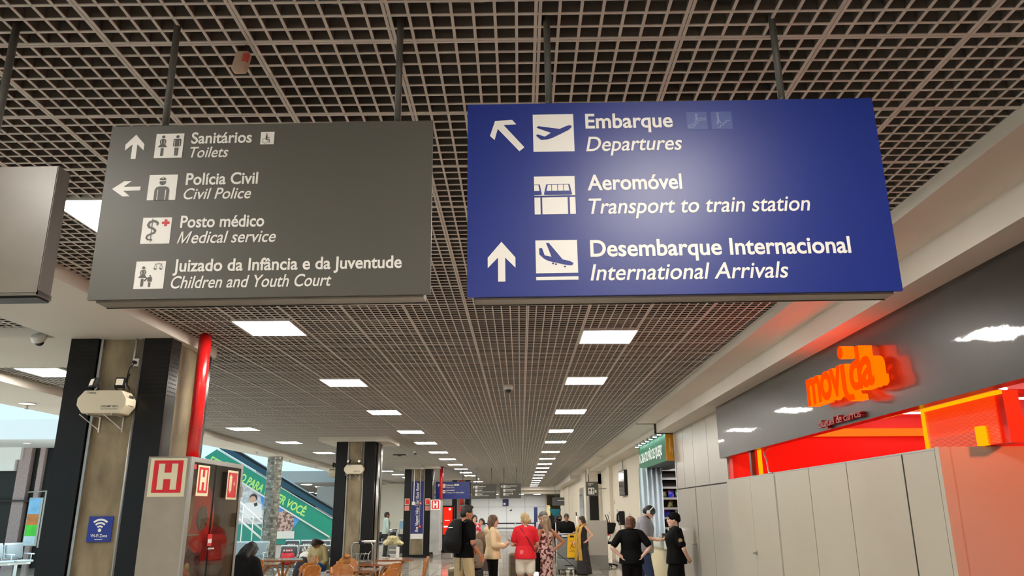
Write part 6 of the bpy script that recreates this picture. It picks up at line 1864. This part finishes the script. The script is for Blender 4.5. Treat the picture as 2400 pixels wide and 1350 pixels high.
person('person in black with a dark face mask, behind the broom stick', (1.24, 26.0, 0), PI + .3, 1.52, 'brown', False,
       dict(mat=blk, sleeve=1.6, name='shirt'), dict(kind='trousers', mat=blk2), (30, 30, 32), dict(kind='bob', rgb=(20, 18, 18)), (0, .1), .02, extra=x7)
# 8 woman with the mustard scarf
M_dkd = mat('dark_print', (26, 22, 24), .75, rgb2=(96, 60, 58), nscale=16, contrast=(.60, .68))
def x8(root, body, J, up, hd):
    M_sc = mat('scarf_mustard', (206, 164, 72), .8, rgb2=(160, 120, 44), nscale=18, stretch=(3, 3, .3), bump=.3, bscale=30)
    c = MB()
    for q, ye, ln in ((-1, .12, .42), (1, .11, .40)):
        prev = None
        for k in range(4):
            o_ = (k - 1.5) * .034
            c.tube([up(q * .05 + o_ * .4, -.09, 1.44), up(q * .10 + o_, -.01, 1.475), up(q * .095 + o_, .115, 1.36), up(q * .09 + o_, ye + .05, 1.15), up(q * .10 + o_ * 1.1, ye + .06, .85), up(q * .12 + o_ * 1.2, ye + .03 + .01 * k, ln)], [.022, .024, .024, .023, .022, .018], 8)
    c.tube([up(-.08, -.07, 1.45), up(0, -.10, 1.455), up(.08, -.07, 1.45)], .03, 10)
    o = c.build('scarf', M_sc, root, True); remesh(o, .009, 2)
person('person in a long dark dress with a mustard scarf beside the cleaning cart', (1.66, 21.6, 0), 2.05, 1.50, 'light', True,
       dict(mat=M_dkd, sleeve=.0, name='dress_top', infl=.014), dict(kind='skirt', mat=M_dkd, hem=.04, r=.27, name='dress_skirt', sweep=-.04),
       (30, 28, 28), dict(kind='bob', rgb=(40, 32, 30), rgb2=(70, 56, 50)), (-.5, 0), 0,
       dict(EL=(-.34, -.13, 1.13), WL=(-.20, .03, .95), DL=(.6, .3, -.5), ER=(.24, .0, 1.10), WR=(.20, .15, .95)), extra=x8, build=1.06)
# 9 worker in black seen from behind, hands on hips
person('person in black work clothes seen from behind, hands on hips, brown hair tied up', (1.87, 13.7, 0), -.05, 1.545, 'fair', True,
       dict(mat=blk, sleeve=.74, name='shirt', infl=.026, collar=True), dict(kind='trousers', mat=blk2, w=1.12), (26, 26, 28),
       dict(kind='bob', rgb=(112, 70, 40), rgb2=(64, 40, 26)), (-.45, 0), 0,
       dict(ER=(.345, -.09, 1.15), WR=(.195, -.10, 1.0), DR=(-.5, .1, -.6), EL=(-.36, -.08, 1.14), WL=(-.195, -.09, .99), DL=(.5, .1, -.6), NR=(-.5, 0, -.3), NL=(.5, 0, -.3), CR=.25, CL=.25), extra=None, build=1.14)
# 10 man with the headphones
def x10(root, body, J, up, hd):
    c = MB(); pts = []
    for k in range(15):
        a = PI * k / 14
        pts.append(hd(.094 * math.cos(a), -.015, .015 + .118 * math.sin(a)))
    c.tube(pts, .010, 8)
    for s_ in (-1, 1): c.tube([hd(s_ * .080, -.012, -.005), hd(s_ * .108, -.012, -.005)], .036, 14)
    c.build('headphones', M_whitep, root, True)
    c = MB().ball((0, .055, -.088), (.052, .05, .034), 14, 9); c.ball((0, .03, -.07), (.064, .05, .03), 14, 9); c.xf(lambda p: hd(*p)[:])
    o = c.build('beard', mat('beard_dark', (40, 30, 26), .8), root, True)
    p = J['WR'] + V(-.06, .10, .05)
    m = MB().bevbox(-.036, .036, -.005, .005, -.07, .07, .004, 2); m.mat4(Matrix.Translation(p) @ Matrix.Rotation(.7, 4, 'X')); m.build('phone', M_black, root)
    MB().tube([up(0, .10, .92), up(.02, .11, .80)], .05, 12).build('white_hem', M_whitep, root, True)
person('bearded person in a grey polo shirt with white headphones, looking down at a phone', (2.30, 15.2, 0), -1.75, 1.77, 'light', False,
       dict(mat=Mc('polo_grey', (142, 138, 146)), sleeve=.8, name='polo_shirt', infl=.034, collar=True), dict(kind='trousers', mat=Mc('denim', (38, 54, 88)), w=1.15), (36, 36, 40),
       dict(kind='short', rgb=(28, 24, 24)), (0, .75), .12,
       dict(ER=(.26, .02, 1.12), WR=(.12, .27, 1.10), EL=(-.26, .02, 1.12), WL=(-.02, .27, 1.10), NR=(-.6, 0, 1), NL=(.6, 0, 1), CR=.8, CL=.6, DR=(-.4, .8, .2), DL=(.4, .8, .2)),
       dict(KR=(.13, .10, .49), AR=(.16, .14, .085), KL=(-.11, -.06, .49), AL=(-.13, -.20, .085)), extra=x10, build=1.16)
# 11 worker with the black cap
def x11(root, body, J, up, hd):
    c = MB().ball((0, -.02, .045), (.092, .112, .088), 20, 12); c.ball((0, -.085, .0), (.06, .05, .05), 12, 8); c.xf(lambda p: hd(*p)[:])
    o = c.build('cap', blk, root, True); remesh(o, .01, 3)
    MB().disc(J['SL'].lerp(J['EL'], .5) + V(-.070, 0, 0), .034, (1, 0, .1), .008, 18).build('sleeve_badge', mat('badge_gold', (176, 150, 96), .5), root)
person('person in black uniform and black cap standing in profile at the snack shop', (2.53, 13.2, 0), 1.45, 1.60, 'fair', True,
       dict(mat=blk, sleeve=.74, name='uniform_shirt', infl=.028, apron=True, collar=True), dict(kind='trousers', mat=blk2, w=1.1), (24, 24, 26),
       dict(kind='none', rgb=(30, 26, 24)), (0, .02), 0,
       dict(EL=(-.24, -.12, 1.11), WL=(-.10, -.20, .93), DL=(.6, -.3, -.3), ER=(.24, -.12, 1.11), WR=(.10, -.20, .93), DR=(-.6, -.3, -.3)), extra=x11, build=1.1)
# 12, 13 two people farther off at the left of centre
person('person with dark hair in a red and white shirt, far behind the backpack', (-1.40, 24.0, 0), PI + .35, 1.53, 'light', True,
       dict(mat=mat('red_white_shirt', (214, 40, 64), .7, rgb2=(236, 214, 214), nscale=5, contrast=(.48, .54)), sleeve=.8, name='shirt', infl=.02), dict(kind='trousers', mat=Mc('white_trousers', (224, 216, 206)), w=1.1),
       (90, 80, 76), dict(kind='long', rgb=(30, 24, 24), len=.22), (0, 0), 0, dict(WR=(.06, .22, 1.08), ER=(.22, 0, 1.12)))
person('person in a pale blue jacket just behind the red and white shirt', (-1.22, 25.0, 0), PI - .3, 1.42, 'light', True,
       dict(mat=Mc('pale_blue', (150, 164, 174)), sleeve=1.7, name='jacket', infl=.026), dict(kind='trousers', mat=Mc('light_jeans', (168, 176, 180)), w=1.1), (60, 56, 56),
       dict(kind='mid', rgb=(46, 36, 32), len=.12), (0, 0))
# 14 man in the pale shirt between second and third pillar
person('person in a pale green shirt standing between the second and third pillar', (-5.12, 30.4, 0), -1.2, 1.62, 'tan', False,
       dict(mat=Mc('pale_green_shirt', (178, 196, 186)), sleeve=1.5, name='shirt', infl=.03), dict(kind='trousers', mat=Mc('dark_trousers', (44, 40, 38)), w=1.1), (28, 28, 28),
       dict(kind='short', rgb=(38, 32, 30)), (0, 0), 0, dict(ER=(.26, 0, 1.11), WR=(.25, .06, .86)))
# 15 seated woman in olive jacket and blue skirt
def x15(root, body, J, up, hd):
    m = MB().bevbox(-.036, .036, -.005, .005, -.07, .07, .004, 2); m.mat4(Matrix.Translation((J['WR'] + J['WL']) / 2 + V(0, .06, .04)) @ Matrix.Rotation(.5, 4, 'X')); m.build('phone', M_black, root)
person('seated person in an olive jacket and blue skirt, head bent over a phone', (-4.60, 18.55, 0), PI - .25, 1.55, 'tan', True,
       dict(mat=Mc('olive_jacket', (176, 158, 108)), sleeve=1.8, name='jacket', infl=.034), dict(kind='lapskirt', mat=Mc('blue_skirt', (24, 92, 168)), len=.8, name='skirt'), (50, 44, 40),
       dict(kind='mid', rgb=(46, 34, 30), len=.14), (-.2, .95), .38,
       dict(ER=(.24, .10, 1.13), WR=(.07, .26, .98), EL=(-.24, .10, 1.13), WL=(-.05, .26, .98), NR=(-.5, 0, 1), NL=(.5, 0, 1)),
       dict(KR=(.13, .44, .50), AR=(.13, .46, .085), KL=(-.13, .44, .50), AL=(-.12, .44, .085)), pelvis=.50, seated=True, extra=x15, build=1.05)
# 16 person in black at the table beside the cabinet
person('seated person in black, back turned, at the table beside the hose cabinet', (-3.98, 11.35, 0), -.35, 1.66, 'tan', True,
       dict(mat=blk, sleeve=1.9, name='jacket', infl=.05, hood=True), dict(kind='trousers', mat=blk2, w=1.1), (30, 30, 30),
       dict(kind='long', rgb=(24, 20, 20), len=.22), (0, .5), .35,
       dict(ER=(.25, .12, 1.13), WR=(.15, .32, 1.0), EL=(-.25, .12, 1.13), WL=(-.12, .32, 1.0)),
       dict(KR=(.13, .42, .48), AR=(.13, .42, .085), KL=(-.13, .42, .48), AL=(-.12, .42, .085)), pelvis=.55, seated=True, build=1.12)

# ---------------------------------------------------------------- bake the shaping modifiers into the meshes
bpy.data.objects.remove(_to)
bpy.context.view_layer.update()
dg = bpy.context.evaluated_depsgraph_get()
todo = [o for o in sc.objects if o.type == 'MESH' and any(m.type == 'REMESH' for m in o.modifiers)]
for o in todo:
    me = bpy.data.meshes.new_from_object(o.evaluated_get(dg))
    me.name = o.name
    o['_m'] = me.name
    me.polygons.foreach_set('use_smooth', [True] * len(me.polygons))
for o in todo:
    me = bpy.data.meshes[o['_m']]
    del o['_m']
    old = o.data
    o.modifiers.clear()
    o.data = me
